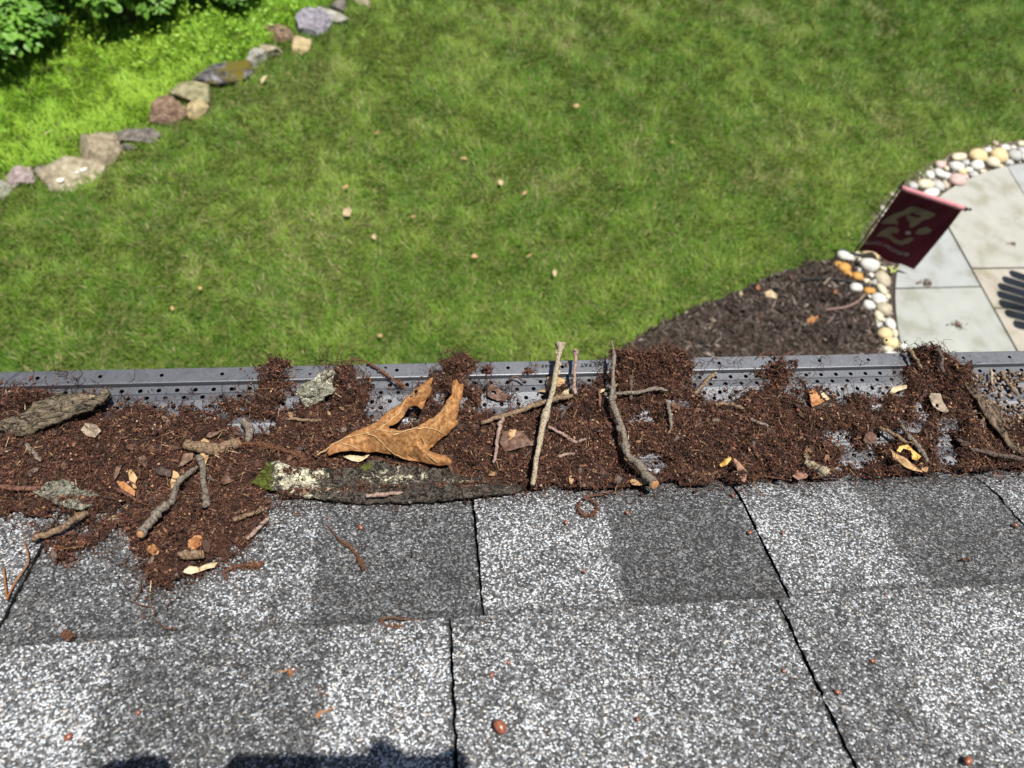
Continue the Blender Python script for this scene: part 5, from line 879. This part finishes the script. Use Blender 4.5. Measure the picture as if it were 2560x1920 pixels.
# river stones
def rmat(name, c): return M(name, [(.3, tuple(v * .72 for v in c)), (.55, c), (.8, tuple(min(.86, v * 1.15) for v in c))], 30, .55, 120, .25, .003, .3)
RM = {'w': rmat('white_river_stone', (.56, .55, .51)), 'c': rmat('cream_river_stone', (.54, .49, .36)), 'y': rmat('yellow_river_stone', (.58, .46, .25)), 'o': rmat('orange_river_stone', (.48, .25, .06)), 'g': rmat('grey_river_stone', (.40, .40, .38)), 'p': rmat('pink_river_stone', (.52, .37, .34)), 't': rmat('tan_river_stone', (.40, .35, .26))}
peb = [(1195, 248, 55, 28, 'c'), (1325, 240, 58, 45, 'y'), (1390, 205, 28, 20, 'w'), (1465, 240, 55, 48, 'y'), (1505, 185, 33, 22, 'w'), (1565, 240, 45, 38, 'g'), (1560, 185, 20, 15, 'w'), (1620, 210, 30, 30, 'g'), (1440, 155, 18, 15, 'p'), (1420, 285, 42, 38, 'c'), (1320, 305, 48, 33, 'w'), (1530, 285, 30, 22, 'g'), (1240, 288, 25, 20, 'g'), (1180, 312, 48, 36, 'w'), (1070, 300, 35, 28, 'p'), (1065, 355, 32, 32, 'w'), (1000, 368, 28, 32, 'w'), (1113, 325, 18, 18, 'c'), (1115, 375, 28, 28, 'w'), (1215, 345, 30, 25, 'y'), (1262, 335, 28, 22, 'w'), (1290, 365, 30, 25, 'g'), (1185, 402, 55, 42, 'p'), (1238, 382, 20, 20, 'p'), (1360, 345, 25, 14, 'c'), (1475, 310, 25, 14, 'c'), (1107, 430, 18, 35, 't'), (1055, 440, 40, 40, 'g'), (970, 432, 55, 35, 'c'), (890, 440, 30, 25, 'g'), (1005, 492, 66, 32, 'w'), (860, 470, 28, 15, 'w'), (690, 595, 20, 25, 'w'), (750, 500, 18, 18, 't'), (1640, 255, 30, 30, 'w'), (1610, 160, 26, 20, 'c'), (1660, 190, 30, 28, 'g'),
       (425, 905, 40, 40, 'w'), (470, 920, 30, 30, 'w'), (520, 915, 35, 38, 'c'), (605, 905, 58, 45, 'y'), (600, 968, 65, 50, 'w'), (390, 970, 30, 25, 'o'), (430, 988, 42, 33, 'o'), (452, 1030, 28, 26, 'o'), (520, 1047, 38, 28, 'o'), (525, 1003, 20, 18, 'w'), (605, 1040, 25, 20, 'w'), (580, 1080, 32, 22, 'c'), (627, 1082, 22, 22, 'g'), (685, 1065, 48, 55, 't'), (735, 930, 50, 38, 'p'), (690, 985, 28, 30, 'c'), (510, 1120, 45, 30, 'w'), (415, 1090, 18, 14, 'w'), (600, 1142, 42, 27, 'o'), (680, 1130, 26, 42, 'c'), (660, 1200, 46, 40, 'w'), (600, 1185, 22, 18, 'w'), (720, 1180, 18, 20, 'c'), (595, 1240, 38, 35, 'w'), (692, 1265, 52, 45, 't'), (660, 1305, 30, 42, 'c'), (655, 1370, 32, 18, 'g'), (738, 1365, 33, 38, 'w'), (700, 1430, 48, 37, 'y'), (768, 1425, 20, 28, 'c'), (745, 1490, 55, 35, 'y'), (720, 1530, 40, 18, 'c'), (825, 1512, 30, 20, 'w'), (740, 1580, 45, 35, 'w'), (800, 1600, 35, 30, 'g'), (640, 1030, 16, 14, 'c'), (560, 1020, 14, 12, 'g'), (640, 1340, 16, 12, 'c'), (560, 1090, 14, 12, 'c'), (700, 1340, 18, 14, 'w'), (770, 1465, 16, 14, 'g')]
spec = {(600, 968): 'biggest smooth white river stone below the flag', (390, 970): 'dark orange river stone at the mulch corner, leftmost', (430, 988): 'bright orange river stone at the mulch corner', (452, 1030): 'yellow-orange river stone, lowest of the orange three', (520, 1047): 'orange river stone standing apart below the big white one', (600, 1142): 'orange-yellow river stone at the end of the black hose', (1185, 402): 'large pink river stone against the patio edge', (1325, 240): 'large yellow river stone in the upper border, left one', (1465, 240): 'large yellow river stone in the upper border, right one', (605, 905): 'yellow river stone tucked under the flag', (1005, 492): 'bright white river stone behind the flag top', (685, 1065): 'large tan river stone against the patio edge', (692, 1265): 'broad tan river stone low in the border', (700, 1430): 'squarish yellow river stone near the gutter', (745, 1490): 'oval yellow river stone closest to the gutter'}
cn = {'w': 'white', 'c': 'cream', 'y': 'yellowish', 'o': 'orange', 'g': 'grey', 'p': 'pinkish', 't': 'tan'}
PEB = []
protos = [stone_np(300 + i, .0, .16, (IV2, IF2)) for i in range(7)]
for i, (cx, cy, rx, ry, c) in enumerate(peb):
    px, py = 1950 + cx / 2.675, 300 + cy / 2.675; k = mmpx(px, py) / 2.675; a, b = rx * k * 1.04, ry * k * 1.22; z = min(a, b) * .62; v, f = protos[i % 7]
    o = put('river_stone', npmesh('river_stone', v * np.array([a, b, z]), [f], True), RM[c]); o.location = gp(px, py, z * .6 + .008); o.rotation_euler = (0, 0, random.uniform(-.3, .3) + .1)
    PEB.append((o, cx, cy, rx * ry, c))
short = {(600, 968): 'biggest white one', (390, 970): 'dark orange one', (430, 988): 'bright orange one', (452, 1030): 'lowest orange one of three', (520, 1047): 'lone orange one', (600, 1142): 'orange one at the hose end', (1185, 402): 'large pink one', (1325, 240): 'left large yellow one', (1465, 240): 'right large yellow one', (605, 905): 'yellow one under the flag', (1005, 492): 'bright white one behind the flag', (685, 1065): 'large tan one at the patio', (692, 1265): 'broad tan one', (700, 1430): 'squarish yellow one', (745, 1490): 'oval yellow one'}
seen = {}
for o, cx, cy, ar, c in sorted(PEB, key=lambda q: -q[3]):
    if (cx, cy) in spec: tag(o, spec[(cx, cy)], 'stone'); continue
    size = 'large' if ar > 1700 else 'small' if ar < 600 else 'medium'
    for lm in sorted(short, key=lambda q: math.hypot(q[0] - cx, q[1] - cy)):
        dx, dy = cx - lm[0], cy - lm[1]; w_ = ('left of' if dx < 0 else 'right of') if abs(dx) > abs(dy) else ('above' if dy < 0 else 'below')
        lb = '%s %s river stone %s the %s' % (size, cn[c], w_, short[lm])
        if lb not in seen: break
    seen[lb] = 1; tag(o, lb, 'stone', 'river stones bordering the patio')
th = rng.uniform(math.radians(95), math.radians(215), 2600); rr = PR + rng.uniform(.02, .22, 2600); x = PC[0] + rr * np.cos(th); y = PC[1] + rr * np.sin(th); n = len(x)
V, Fs, cc = blobs(np.stack([x, y, rng.uniform(.004, .012, n)], -1), rng.uniform(.006, .014, n), np.stack([rng.uniform(1, 1.5, n), np.ones(n), np.ones(n) * .7], -1), pal(n, [(.40, .36, .28), (.24, .20, .15), (.55, .52, .46), (.12, .09, .07)], [2, 3, 1, 3]))
tag(put('border_gravel', npmesh('border_gravel', V, Fs, True, cc), MA('gravel', .8, .2, 80, .3)), 'small gravel and soil between the river stones', 'gravel', kind='stuff')
th = np.linspace(math.radians(80), math.radians(240), 80); ri, ro = PR - .05, PR + .25
bv = np.vstack([np.c_[PC[0] + ro * np.cos(th), PC[1] + ro * np.sin(th), np.full(80, .005)], np.c_[PC[0] + ri * np.cos(th), PC[1] + ri * np.sin(th), np.full(80, .005)]]); i = np.arange(79)
o = put('border_soil', npmesh('border_soil', bv, [np.stack([i, i + 1, i + 81, i + 80], -1)]), M('border_earth', [(.3, (.06, .05, .035)), (.7, (.16, .13, .09))], 30, .95, 120, .6, .006)); tag(o, kind='structure')
if o.data.polygons[0].normal.z < 0: o.data.flip_normals()
# small green sprig between the stones
o = empty('sprig', gp(1950 + 735 / 2.675, 300 + 1018 / 2.675, .01)); tag(o, 'small pale green sprig growing between river stones at the patio edge', 'plant')
for q in range(9):
    a = q * .7; C_ = np.array([[.02 * math.cos(a), .02 * math.sin(a), .03 + .006 * (q % 3)]]); V, Fs, cc = leaf_cloud(C_, np.array([[math.cos(a) * .5, math.sin(a) * .5, 1]]), np.array([.014]), np.array([[.42, .50, .14]])); put('leaf', npmesh('leaf', V, Fs, True, cc), M_LEAF, o)

# patio of flagstones inside the circle
ZP = .022; M_MORT = M('mortar', [(.3, (.10, .085, .05)), (.7, (.19, .16, .10))], 40, .9, 200, .5, .003)
th = np.linspace(0, 2 * math.pi, 120, endpoint=False); cv = np.c_[PC[0] + (PR - .006) * np.cos(th), PC[1] + (PR - .006) * np.sin(th)]
patio = put('patio', npmesh('patio', np.vstack([np.c_[cv, np.full(120, ZP - .010)], np.c_[cv, np.full(120, -.02)]]), [np.array([list(range(120))]), np.stack([np.arange(120), np.arange(120) + 120, (np.arange(120) + 1) % 120 + 120, (np.arange(120) + 1) % 120], -1)]), M_MORT); tag(patio, kind='structure')
K5 = lambda x, y: gp(1950 + x / 2.675, 300 + y / 2.675, ZP)[:2]
def clip_poly(P, fn):
    out = []
    for a, b in zip(P, P[1:] + P[:1]):
        da, db = fn(a), fn(b)
        if da >= 0: out.append(a)
        if da * db < 0: t = da / (da - db); out.append(a + (b - a) * t)
    return out
disc = [np.array(p) for p in np.c_[PC[0] + PR * np.cos(th), PC[1] + PR * np.sin(th)]]
def half(p, q, side, gap=.0055):
    d = nrm(q - p); n = np.array([-d[1], d[0]]) * side; return lambda z: (z - p) @ n - gap
L_b = (K5(1110, 690), K5(1570, 1520)); L_a = (K5(1525, 320), K5(1632, 500)); L_h1 = (K5(760, 1128), K5(1345, 1115)); L_h2 = (K5(1290, 995), K5(1632, 990)); L_h3 = (K5(1440, 1260), K5(1632, 1258))
ref = K5(900, 1000); sb_ = 1 if half(*L_b, 1)(ref) > 0 else -1; sa_ = 1 if half(*L_a, 1)(K5(1300, 600)) > 0 else -1
up_ = lambda Lh: 1 if half(*Lh, 1)(K5(1400, 600)) > 0 else -1
def smat(name, c): return M(name, [(.36, tuple(v * u for v, u in zip(c, (.80, .78, .70)))), (.48, c), (.66, tuple(v * 1.12 for v in c))], 7, .7, 160, .3, .002, .3, detail=10)
SL = {'g': smat('grey_green_flagstone', (.28, .293, .272)), 'c': smat('cream_grey_flagstone', (.30, .30, .268)), 't': smat('tan_flagstone', (.31, .287, .243)), 'b': smat('blue_grey_flagstone', (.275, .29, .285))}
# rows further right, beyond the frame, continue the random ashlar
far = K5(1632, 990) + (K5(1632, 990) - K5(1290, 995)) * 1.2; d_b = L_b[1] - L_b[0]; L_c = (far, far + d_b); s_c = 1 if half(*L_c, 1)(ref) > 0 else -1
pieces = [('b', [half(*L_b, sb_), half(*L_h1, up_(L_h1))]), ('g', [half(*L_b, sb_), half(*L_h1, -up_(L_h1))]), ('c', [half(*L_b, -sb_), half(*L_h2, up_(L_h2)), half(*L_a, sa_)]), ('b', [half(*L_b, -sb_), half(*L_h2, up_(L_h2)), half(*L_a, -sa_)]),
          ('t', [half(*L_b, -sb_), half(*L_h2, -up_(L_h2)), half(*L_h3, up_(L_h3)), half(*L_c, s_c)]), ('t', [half(*L_b, -sb_), half(*L_h3, -up_(L_h3)), half(*L_c, s_c)]), ('g', [half(*L_c, -s_c), half(*L_h2, -up_(L_h2))])]
for i, (c, fs) in enumerate(pieces):
    P = disc
    for fn in fs: P = clip_poly(P, fn)
    if len(P) < 3: continue
    P = np.array(P); n = len(P); z = ZP + .0015 * (i % 3); V = np.vstack([np.c_[P, np.full(n, z)], np.c_[P, np.full(n, z - .02)]]); k = np.arange(n)
    o = put('flagstone', npmesh('flagstone', V, [k[None], np.stack([k, k + n, (k + 1) % n + n, (k + 1) % n], -1)]), SL[c], patio)
    if o.data.polygons[0].normal.z < 0: o.data.flip_normals()
# dry flower clusters dropped on the slabs
for (cx, cy, r, lb) in ((985, 1092, 36, 'brown dry seed cluster on the slab joint'), (1190, 1372, 32, 'brown dry seed cluster with stalk near the gutter side of patio'), (1560, 830, 22, 'small brown twig bit on the cream slab')):
    c = gp(1950 + cx / 2.675, 300 + cy / 2.675, ZP + .004); k = mmpx(2300, 700) / 2.675 * r; g = np.random.default_rng(cx); m_ = 70
    q = g.normal(size=(m_, 3)) * np.array([.45, .45, .12]) * k; q[:, 2] = np.abs(q[:, 2]) + .003; q[:14, 0] -= np.linspace(.5, 2.1, 14) * k; q[:14, 1] *= .3; L = OCT[None] * g.uniform(.06, .16, (m_, 1, 1)) * k
    o = put('seed_cluster', npmesh('seed_cluster', (L + q[:, None]).reshape(-1, 3), [(OCF[None] + (np.arange(m_) * 6)[:, None, None]).reshape(-1, 3)]), M_CK); o.location = c; tag(o, lb, 'debris')

# garden flag on its stand
M_FLAG = M('maroon_cloth', [(.3, (.055, .006, .013)), (.7, (.08, .008, .018))], 30, .75, 900, .3, .0008)
t_ = M_FLAG.node_tree; b_ = t_.nodes['Principled BSDF']; tr = t_.nodes.new('ShaderNodeBsdfTranslucent'); tr.inputs[0].default_value = (.09, .008, .02, 1); mx = t_.nodes.new('ShaderNodeMixShader'); mx.inputs[0].default_value = .3
t_.links.new(b_.outputs[0], mx.inputs[1]); t_.links.new(tr.outputs[0], mx.inputs[2]); t_.links.new(mx.outputs[0], t_.nodes['Material Output'].inputs[0])
M_EMB = M('tan_print', [(.3, (.15, .125, .08)), (.7, (.19, .155, .10))], 40, .8); M_EMW = M('white_print', [(.3, (.3, .29, .28)), (.7, (.36, .35, .34))], 40, .8); M_BLK = M('black_metal', [(.3, (.008, .008, .009)), (.7, (.016, .016, .018))], 60, .4)
fb = gp(2129, 641); d = ray(2249, 468); ht = CAM_H + d[2] * (np.hypot(fb[0], fb[1]) / np.hypot(d[0], d[1])); ft = np.array([fb[0], fb[1], ht]); fe = gp(2412, 522, ht); fu = nrm(fe - ft); fn_ = nrm(np.cross(fu, [0, 0, 1])); fn_ = fn_ if fn_ @ (CAMP - ft) > 0 else -fn_
print('flag', ht, np.linalg.norm(fe - ft))
def fpt(px, py, off=0.0):
    dd = ray(px, py); return CAMP + dd * (((ft + fn_ * off - CAMP) @ fn_) / (dd @ fn_))
stand = empty('flag_stand', fb); tag(stand, 'slim black metal stand holding the maroon garden flag', 'flag stand')
for nm, pts, r in (('pole', [fb, ft - np.array([0, 0, .001]), ft + np.array([0, 0, .025])], .005), ('arm', [ft, (ft + fe) / 2, fe + fu * .012, fe + fu * .022 + np.array([0, 0, .014])], .0045)):
    v, f = tube_np(catmull(pts, 8) - fb, r, 8); put(nm, npmesh(nm, v, f, True), M_BLK, stand)
for e in (ft, fe):
    v, f = tube_np(np.array([e - fu * .006, e + fu * .012]) - fb, .011, 8); put('clip', npmesh('clip', v, f, True), M_BLK, stand)
fbl = fpt(2141, 622); fbr = fpt(2258, 655); hL = ft[2] - fbl[2]; wF = np.linalg.norm(fe - ft); print('flag size', wF, hL)
nu, nv = 28, 40; U_, V_ = np.meshgrid(np.linspace(.03, .985, nu), np.linspace(0, 1, nv), indexing='ij')
def wav(u, v): return .012 * np.sin(u * 7 + v * 3) * v + .016 * np.sin(u * 13 + 1) * v * (1 - .3 * v) + .004 * np.sin(u * 24 + v * 9) * (1 - v)
FP = ft + (U_ * wF)[..., None] * fu + (-V_ * hL)[..., None] * np.array([0, 0, 1.]) + wav(U_, V_)[..., None] * fn_; idx = np.arange(nu * nv).reshape(nu, nv)
flag = empty('garden_flag', fb); tag(flag, 'maroon garden flag with tan emblem hanging beside the patio', 'flag')
cl = put('cloth', npmesh('cloth', FP.reshape(-1, 3) - fb, [np.stack([idx[:-1, :-1], idx[1:, :-1], idx[1:, 1:], idx[:-1, 1:]], -1).reshape(-1, 4)], True), M_FLAG, flag)
sv, sf_ = tube_np(np.array([ft + fu * wF * t for t in np.linspace(.03, .985, 12)]) - fb, .013, 10, .06); put('sleeve', npmesh('sleeve', sv, sf_, True), M('sunlit_pink_cloth', [(.3, (.42, .16, .19)), (.7, (.55, .24, .27))], 60, .8), flag)  # glare of sun on the maroon sleeve, painted in as pink
def print_on(name, outl, mat, holes=()):
    q = np.array(sc(outl, 5.53, 2080, 440)); x0, y0 = q.min(0); x1, y1 = q.max(0); X_, Y_ = np.meshgrid(np.arange(x0, x1, 3), np.arange(y0, y1, 3)); I = np.stack([X_.ravel(), Y_.ravel()], -1); I = I[inpoly(I[:, 0], I[:, 1], q)]
    v2, ed, fc, *_ = delaunay_2d_cdt([Vector(p) for p in np.vstack([q, I])], [(i, (i + 1) % len(q)) for i in range(len(q))], [], 1, 1e-4); v2 = np.array([tuple(v) for v in v2]); fc = np.array([list(f) for f in fc]); c = v2[fc].mean(1)
    for h in holes: fc = fc[~inpoly(c[:, 0], c[:, 1], sc(h, 5.53, 2080, 440))]; c = v2[fc].mean(1)
    W = []
    for p in v2:
        w_ = fpt(*p); u = (w_ - ft) @ fu / wF; vv = (ft[2] - w_[2]) / hL; W.append(w_ + fn_ * (wav(u, vv) + .0012))
    put(name, npmesh(name, np.array(W) - fb, [fc], True), mat, cl)
print_on('emblem', [(670, 630), (760, 560), (870, 505), (960, 490), (1100, 415), (1280, 455), (1430, 530), (1420, 560), (1330, 600), (1230, 625), (1215, 655), (1090, 720), (1065, 680), (1085, 640), (1035, 610), (1030, 550), (960, 560), (890, 600), (910, 650), (905, 700), (840, 670), (750, 650)], M_EMB, [[(1060, 530), (1110, 515), (1250, 545), (1200, 572), (1090, 555)]])
print_on('emblem', [(605, 830), (700, 750), (800, 715), (900, 720), (930, 760), (900, 800), (820, 800), (810, 830), (860, 870), (960, 890), (1040, 850), (1110, 840), (1130, 870), (1060, 920), (950, 945), (850, 925), (780, 880), (690, 855)], M_EMB)
print_on('emblem', [(1150, 790), (1200, 730), (1300, 700), (1390, 750), (1330, 800), (1240, 815)], M_EMB); print_on('emblem', [(1010, 785), (1040, 760), (1090, 770), (1085, 800), (1030, 805)], M_EMW)
for txt, a, b in (('COLLEGE', (375, 900), (690, 985)), ('BOSTON', (715, 1000), (1055, 1105))):
    A2, B2 = fpt(*sc([a], 5.53, 2080, 440)[0], .012), fpt(*sc([b], 5.53, 2080, 440)[0], .012)
    cu = bpy.data.curves.new('lettering', 'FONT'); cu.body = txt; cu.size = .034; cu.align_x = 'CENTER'; cu.align_y = 'CENTER'; tmp = bpy.data.objects.new('t', cu); COL.objects.link(tmp); bpy.context.view_layer.update()
    me = bpy.data.meshes.new_from_object(tmp.evaluated_get(bpy.context.evaluated_depsgraph_get())); bpy.data.objects.remove(tmp)
    n = len(me.vertices); v = np.zeros(n * 3, np.float32); me.vertices.foreach_get('co', v); v = v.reshape(-1, 3); wd = np.ptp(v[:, 0]); kx = np.linalg.norm(B2 - A2) / wd
    c = (A2 + B2) / 2; W = c - fu * (v[:, :1] * kx) + np.array([0, 0, 1.]) * v[:, 1:2]; uu = (W - ft) @ fu / wF; vv = (ft[2] - W[:, 2]) / hL; W = W - fn_ * ((W - ft) @ fn_)[:, None] + fn_ * (wav(uu, vv) + .0012)[:, None]
    me.vertices.foreach_set('co', (W - fb).astype(np.float32).ravel()); me.update(); put('lettering', me, M_EMW, cl)

# slatted garden chair standing just right of the view; its back throws the striped shadow
tip = gp(2494, 738, ZP); aim = gp(2640, 780, ZP); du = nrm((aim - tip) * np.array([1, 1, 0])); dv = np.array([-du[1], du[0], 0]); top = tip - SUN * (.93 / -SUN[2])
chair = empty('garden_chair', (top[0] + du[0] * .6, top[1] + du[1] * .6, ZP)); tag(chair, 'dark slatted garden chair on the patio right of the view', 'chair'); CL = np.array(chair.location)
def slat(name, a, b, wdir, w_, t_=.018, rnd=False):
    a, b = np.array(a), np.array(b); L = nrm(b - a); wdir = nrm(wdir); nn = np.cross(L, wdir); ln_ = np.linalg.norm(b - a); k = 7
    out = [(0, -w_ / 2), (0, w_ / 2)] if not rnd else [(w_ / 2 * (1 - math.cos(t)), w_ / 2 * math.sin(t)) for t in np.linspace(-math.pi / 2, math.pi / 2, 9)]
    P = out + [(ln_, w_ / 2), (ln_, -w_ / 2)]; n = len(P); V = np.array([a + L * p + wdir * q + nn * s * t_ / 2 for s in (-1, 1) for p, q in P]) - CL; i = np.arange(n)
    put(name, npmesh(name, V, [i[None], (i + n)[None][:, ::-1], np.stack([i, (i + 1) % n, (i + 1) % n + n, i + n], -1)]), M_BLK, chair)
for i, (o_, e_) in enumerate(((-.20, .10), (-.13, .045), (-.06, .008), (.01, 0), (.08, .012), (.15, .05), (.22, .11))):
    a = top + dv * o_ + du * e_ * .55 - np.array([0, 0, e_]); b = top + dv * o_ * .8 + du * .42 - np.array([0, 0, .60]); slat('back_slat', a, b, dv, .064, rnd=True)
for i in range(6): c = top + du * (.45 + .085 * i) - np.array([0, 0, .60 - .012 * i]); slat('seat_slat', c - dv * .26, c + dv * .26, du, .07)
for s in (-1, 1):
    c = top + dv * s * .29; slat('arm', c + du * .15 - np.array([0, 0, .36]), c + du * .92 - np.array([0, 0, .34]), dv, .11, .02)
    slat('leg', c + du * .86 - np.array([0, 0, .355]), c + du * .86 - np.array([0, 0, .925]), du, .08, .022); slat('leg', c + du * .22 - np.array([0, 0, .375]), c + du * .18 - np.array([0, 0, .925]), du, .08, .022)
    slat('rail', c * 1 + du * .16 - dv * s * .03 - np.array([0, 0, .78]), c + du * .93 - dv * s * .03 - np.array([0, 0, .53]), np.array([0, 0, 1.]), .08, .022)

# =================================================================== the photographer, kneeling on the roof behind the view
OY = 0.0
def camw(x, y, z): return CAMP + RW @ np.array([x, y + OY, z])                 # camera right, down, forward in metres
M_SKIN = M('skin', [(.3, (.42, .25, .17)), (.7, (.52, .33, .24))], 60, .55); M_SHIRT = M('navy_shirt', [(.3, (.02, .03, .06)), (.7, (.035, .045, .085))], 80, .9); M_TROU = M('khaki_trousers', [(.3, (.20, .16, .10)), (.7, (.28, .23, .15))], 80, .9); M_HAIR = M('dark_hair', [(.3, (.015, .01, .008)), (.7, (.04, .028, .02))], 300, .6)
# phone: behind the lens point, long side across the view
pc = [(x, y) for cx, cy, a0 in ((.122, .041, 0), (-.012, .041, 90), (-.012, -.018, 180), (.122, -.018, 270)) for x, y in [(cx + .008 * math.cos(math.radians(a0 + t)), cy + .008 * math.sin(math.radians(a0 + t))) for t in (0, 30, 60, 90)]]; n = len(pc); i = np.arange(n)
pv = np.vstack([[camw(x, y, -.004) for x, y in pc], [camw(x, y, -.012) for x, y in pc]]) - CAMP; ph = put('phone', npmesh('phone', pv, [i[None], (i + n)[None][:, ::-1], np.stack([i, i + n, (i + 1) % n + n, (i + 1) % n], -1)]), M_BLK); ph.location = CAMP; tag(ph, 'black smartphone held over the roof by the photographer', 'phone')
J = {}; EDG = []; RAD = {}
def jt(name, p, r, parent=None):
    J[name] = np.array(p, float); RAD[name] = r
    if parent: EDG.append((parent, name))
Zc = CAM_H
jt('pelvis', (.02, -.80, Zc + .02), .15); jt('belly', (.02, -.70, Zc + .17), .135, 'pelvis'); jt('chest', (.02, -.58, Zc + .36), .145, 'belly'); jt('neck0', (.02, -.50, Zc + .50), .065, 'chest'); jt('neck', (.02, -.46, Zc + .56), .055, 'neck0'); jt('head', (.02, -.40, Zc + .64), .085, 'neck'); jt('crown', (.02, -.37, Zc + .74), .075, 'head')
for sd, s in (('L', -1), ('R', 1)):
    zk = z_roof(-.38) + .07; jt('hip' + sd, (.02 + s * .10, -.78, Zc - .02), .10, 'pelvis'); jt('knee' + sd, (.02 + s * .17, -.38, zk), .065, 'hip' + sd); jt('ank' + sd, (.02 + s * .13, -.82, z_roof(-.82) + .05), .045, 'knee' + sd); jt('toe' + sd, (.02 + s * .13, -.96, z_roof(-.96) + .035), .035, 'ank' + sd)
    OY = .013 if s < 0 else .004; hx = -.105 if s < 0 else .124; jt('sho' + sd, (.02 + s * .19, -.54, Zc + .42), .07, 'chest'); jt('elb' + sd, (.02 + s * .30, -.36, Zc + .17), .045, 'sho' + sd)
    wr = camw(hx + s * .055, .045, -.07); jt('wri' + sd, wr, .028, 'elb' + sd); pm = camw(hx + s * .02, .012, -.035); jt('palm' + sd, pm, .030, 'wri' + sd)
    for k, (dx, ln_) in enumerate(((-.030, .9), (-.010, 1.0), (.010, .95), (.030, .8))):
        b = camw(hx - s * .004 + dx * .35, -.018 - .004 * k, -.024 + .008 * k); e = camw(hx - s * .028 * ln_ + dx * .2, -.026 + .018 * k, -.004 + .006); q = camw(hx - s * .050 * ln_, -.022 + .019 * k, .0065)
        if s > 0 and k == 0: b, e, q = camw(hx - .018, -.026, -.022), camw(hx - .036, -.036, -.014), camw(hx - .046, -.028, .004)
        for m_, (pt, r) in enumerate(((b, .0105), (e, .0092), (q, .008))): jt('f%d%d%s' % (k, m_, sd), pt, r, 'palm' + sd if m_ == 0 else 'f%d%d%s' % (k, m_ - 1, sd))
    jt('t0' + sd, camw(hx + s * .002, .032, -.030), .012, 'palm' + sd); jt('t1' + sd, camw(hx - s * .022, .036, -.026), .010, 't0' + sd); jt('t2' + sd, camw(hx - s * .042, .030, -.020), .009, 't1' + sd)
OY = 0.0
nm = list(J); me = bpy.data.meshes.new('body'); o0 = np.array([.02, -.80, z_roof(-.80)]); me.from_pydata([tuple(J[k] - o0) for k in nm], [(nm.index(a), nm.index(b)) for a, b in EDG], []); tmp = bpy.data.objects.new('tmp', me); COL.objects.link(tmp)
sk = tmp.modifiers.new('skin', 'SKIN'); sk.use_smooth_shade = True
for k, v in zip(nm, me.skin_vertices[0].data): v.radius = (RAD[k], RAD[k] * (.75 if k in ('chest', 'belly') else 1)); v.use_root = k == 'pelvis'
sb2 = tmp.modifiers.new('sub', 'SUBSURF'); sb2.levels = 2; sb2.render_levels = 2; bpy.context.view_layer.update()
bm_ = bpy.data.meshes.new_from_object(tmp.evaluated_get(bpy.context.evaluated_depsgraph_get())); bpy.data.objects.remove(tmp)
person = empty('person', o0); tag(person, 'person kneeling on the roof in navy shirt and khaki trousers holding a phone', 'person')
body = put('body', bm_, None, person)
for q in (M_SKIN, M_SHIRT, M_TROU): bm_.materials.append(q)
ref_ = np.array([J[k] for k in nm]) - o0
def region(k): return 0 if (k[0] in 'ft' and k[1].isdigit()) or k[:4] in ('wri' + k[3:4], 'palm', 'head', 'crow', 'neck') and k != 'neck0' else 2 if k[:3] in ('pel', 'hip', 'kne', 'ank', 'toe') else 1
reg = [region(k) for k in nm]; pcn = np.zeros(len(bm_.polygons) * 3, np.float32); bm_.polygons.foreach_get('center', pcn); pcn = pcn.reshape(-1, 3)
mi = np.array([reg[int(np.argmin(((ref_ - p) ** 2).sum(1)))] for p in pcn], np.int32); bm_.polygons.foreach_set('material_index', mi); bm_.polygons.foreach_set('use_smooth', np.ones(len(mi), bool))
hd = J['head'] - o0; fw = nrm(CAMP - J['head']); sd_ = np.array([1., 0, 0]); upv = nrm(np.cross(sd_, fw))
hv = IV3 * np.array([.088, .10, .10]); kf = (hv @ np.array([0, fw[1], fw[2]])) < .035; g_ = [f for f in IF3 if kf[f].all()]; put('hair', npmesh('hair', hv * 1.03 + (J['crown'] - o0) * .55 + hd * .45 - fw * .012, [np.array(g_)], True), M_HAIR, person)
for s in (-1, 1):
    put('eye', npmesh('eye', IV2 * .011 + hd + fw * .079 + sd_ * s * .032 + upv * .03, [IF2], True), M_TRIM, person); put('ear', npmesh('ear', IV2 * np.array([.01, .02, .03]) + hd + sd_ * s * .088 + upv * .015, [IF2], True), M_SKIN, person)
put('nose', npmesh('nose', IV2 * .013 + hd + fw * .092 + upv * .005, [IF2], True), M_SKIN, person); put('mouth', npmesh('mouth', IV2 * np.array([.022, .006, .006]) + hd + fw * .083 - upv * .028, [IF2], True), M('lips', [(.3, (.30, .12, .10)), (.7, (.36, .16, .13))], 60, .5), person)
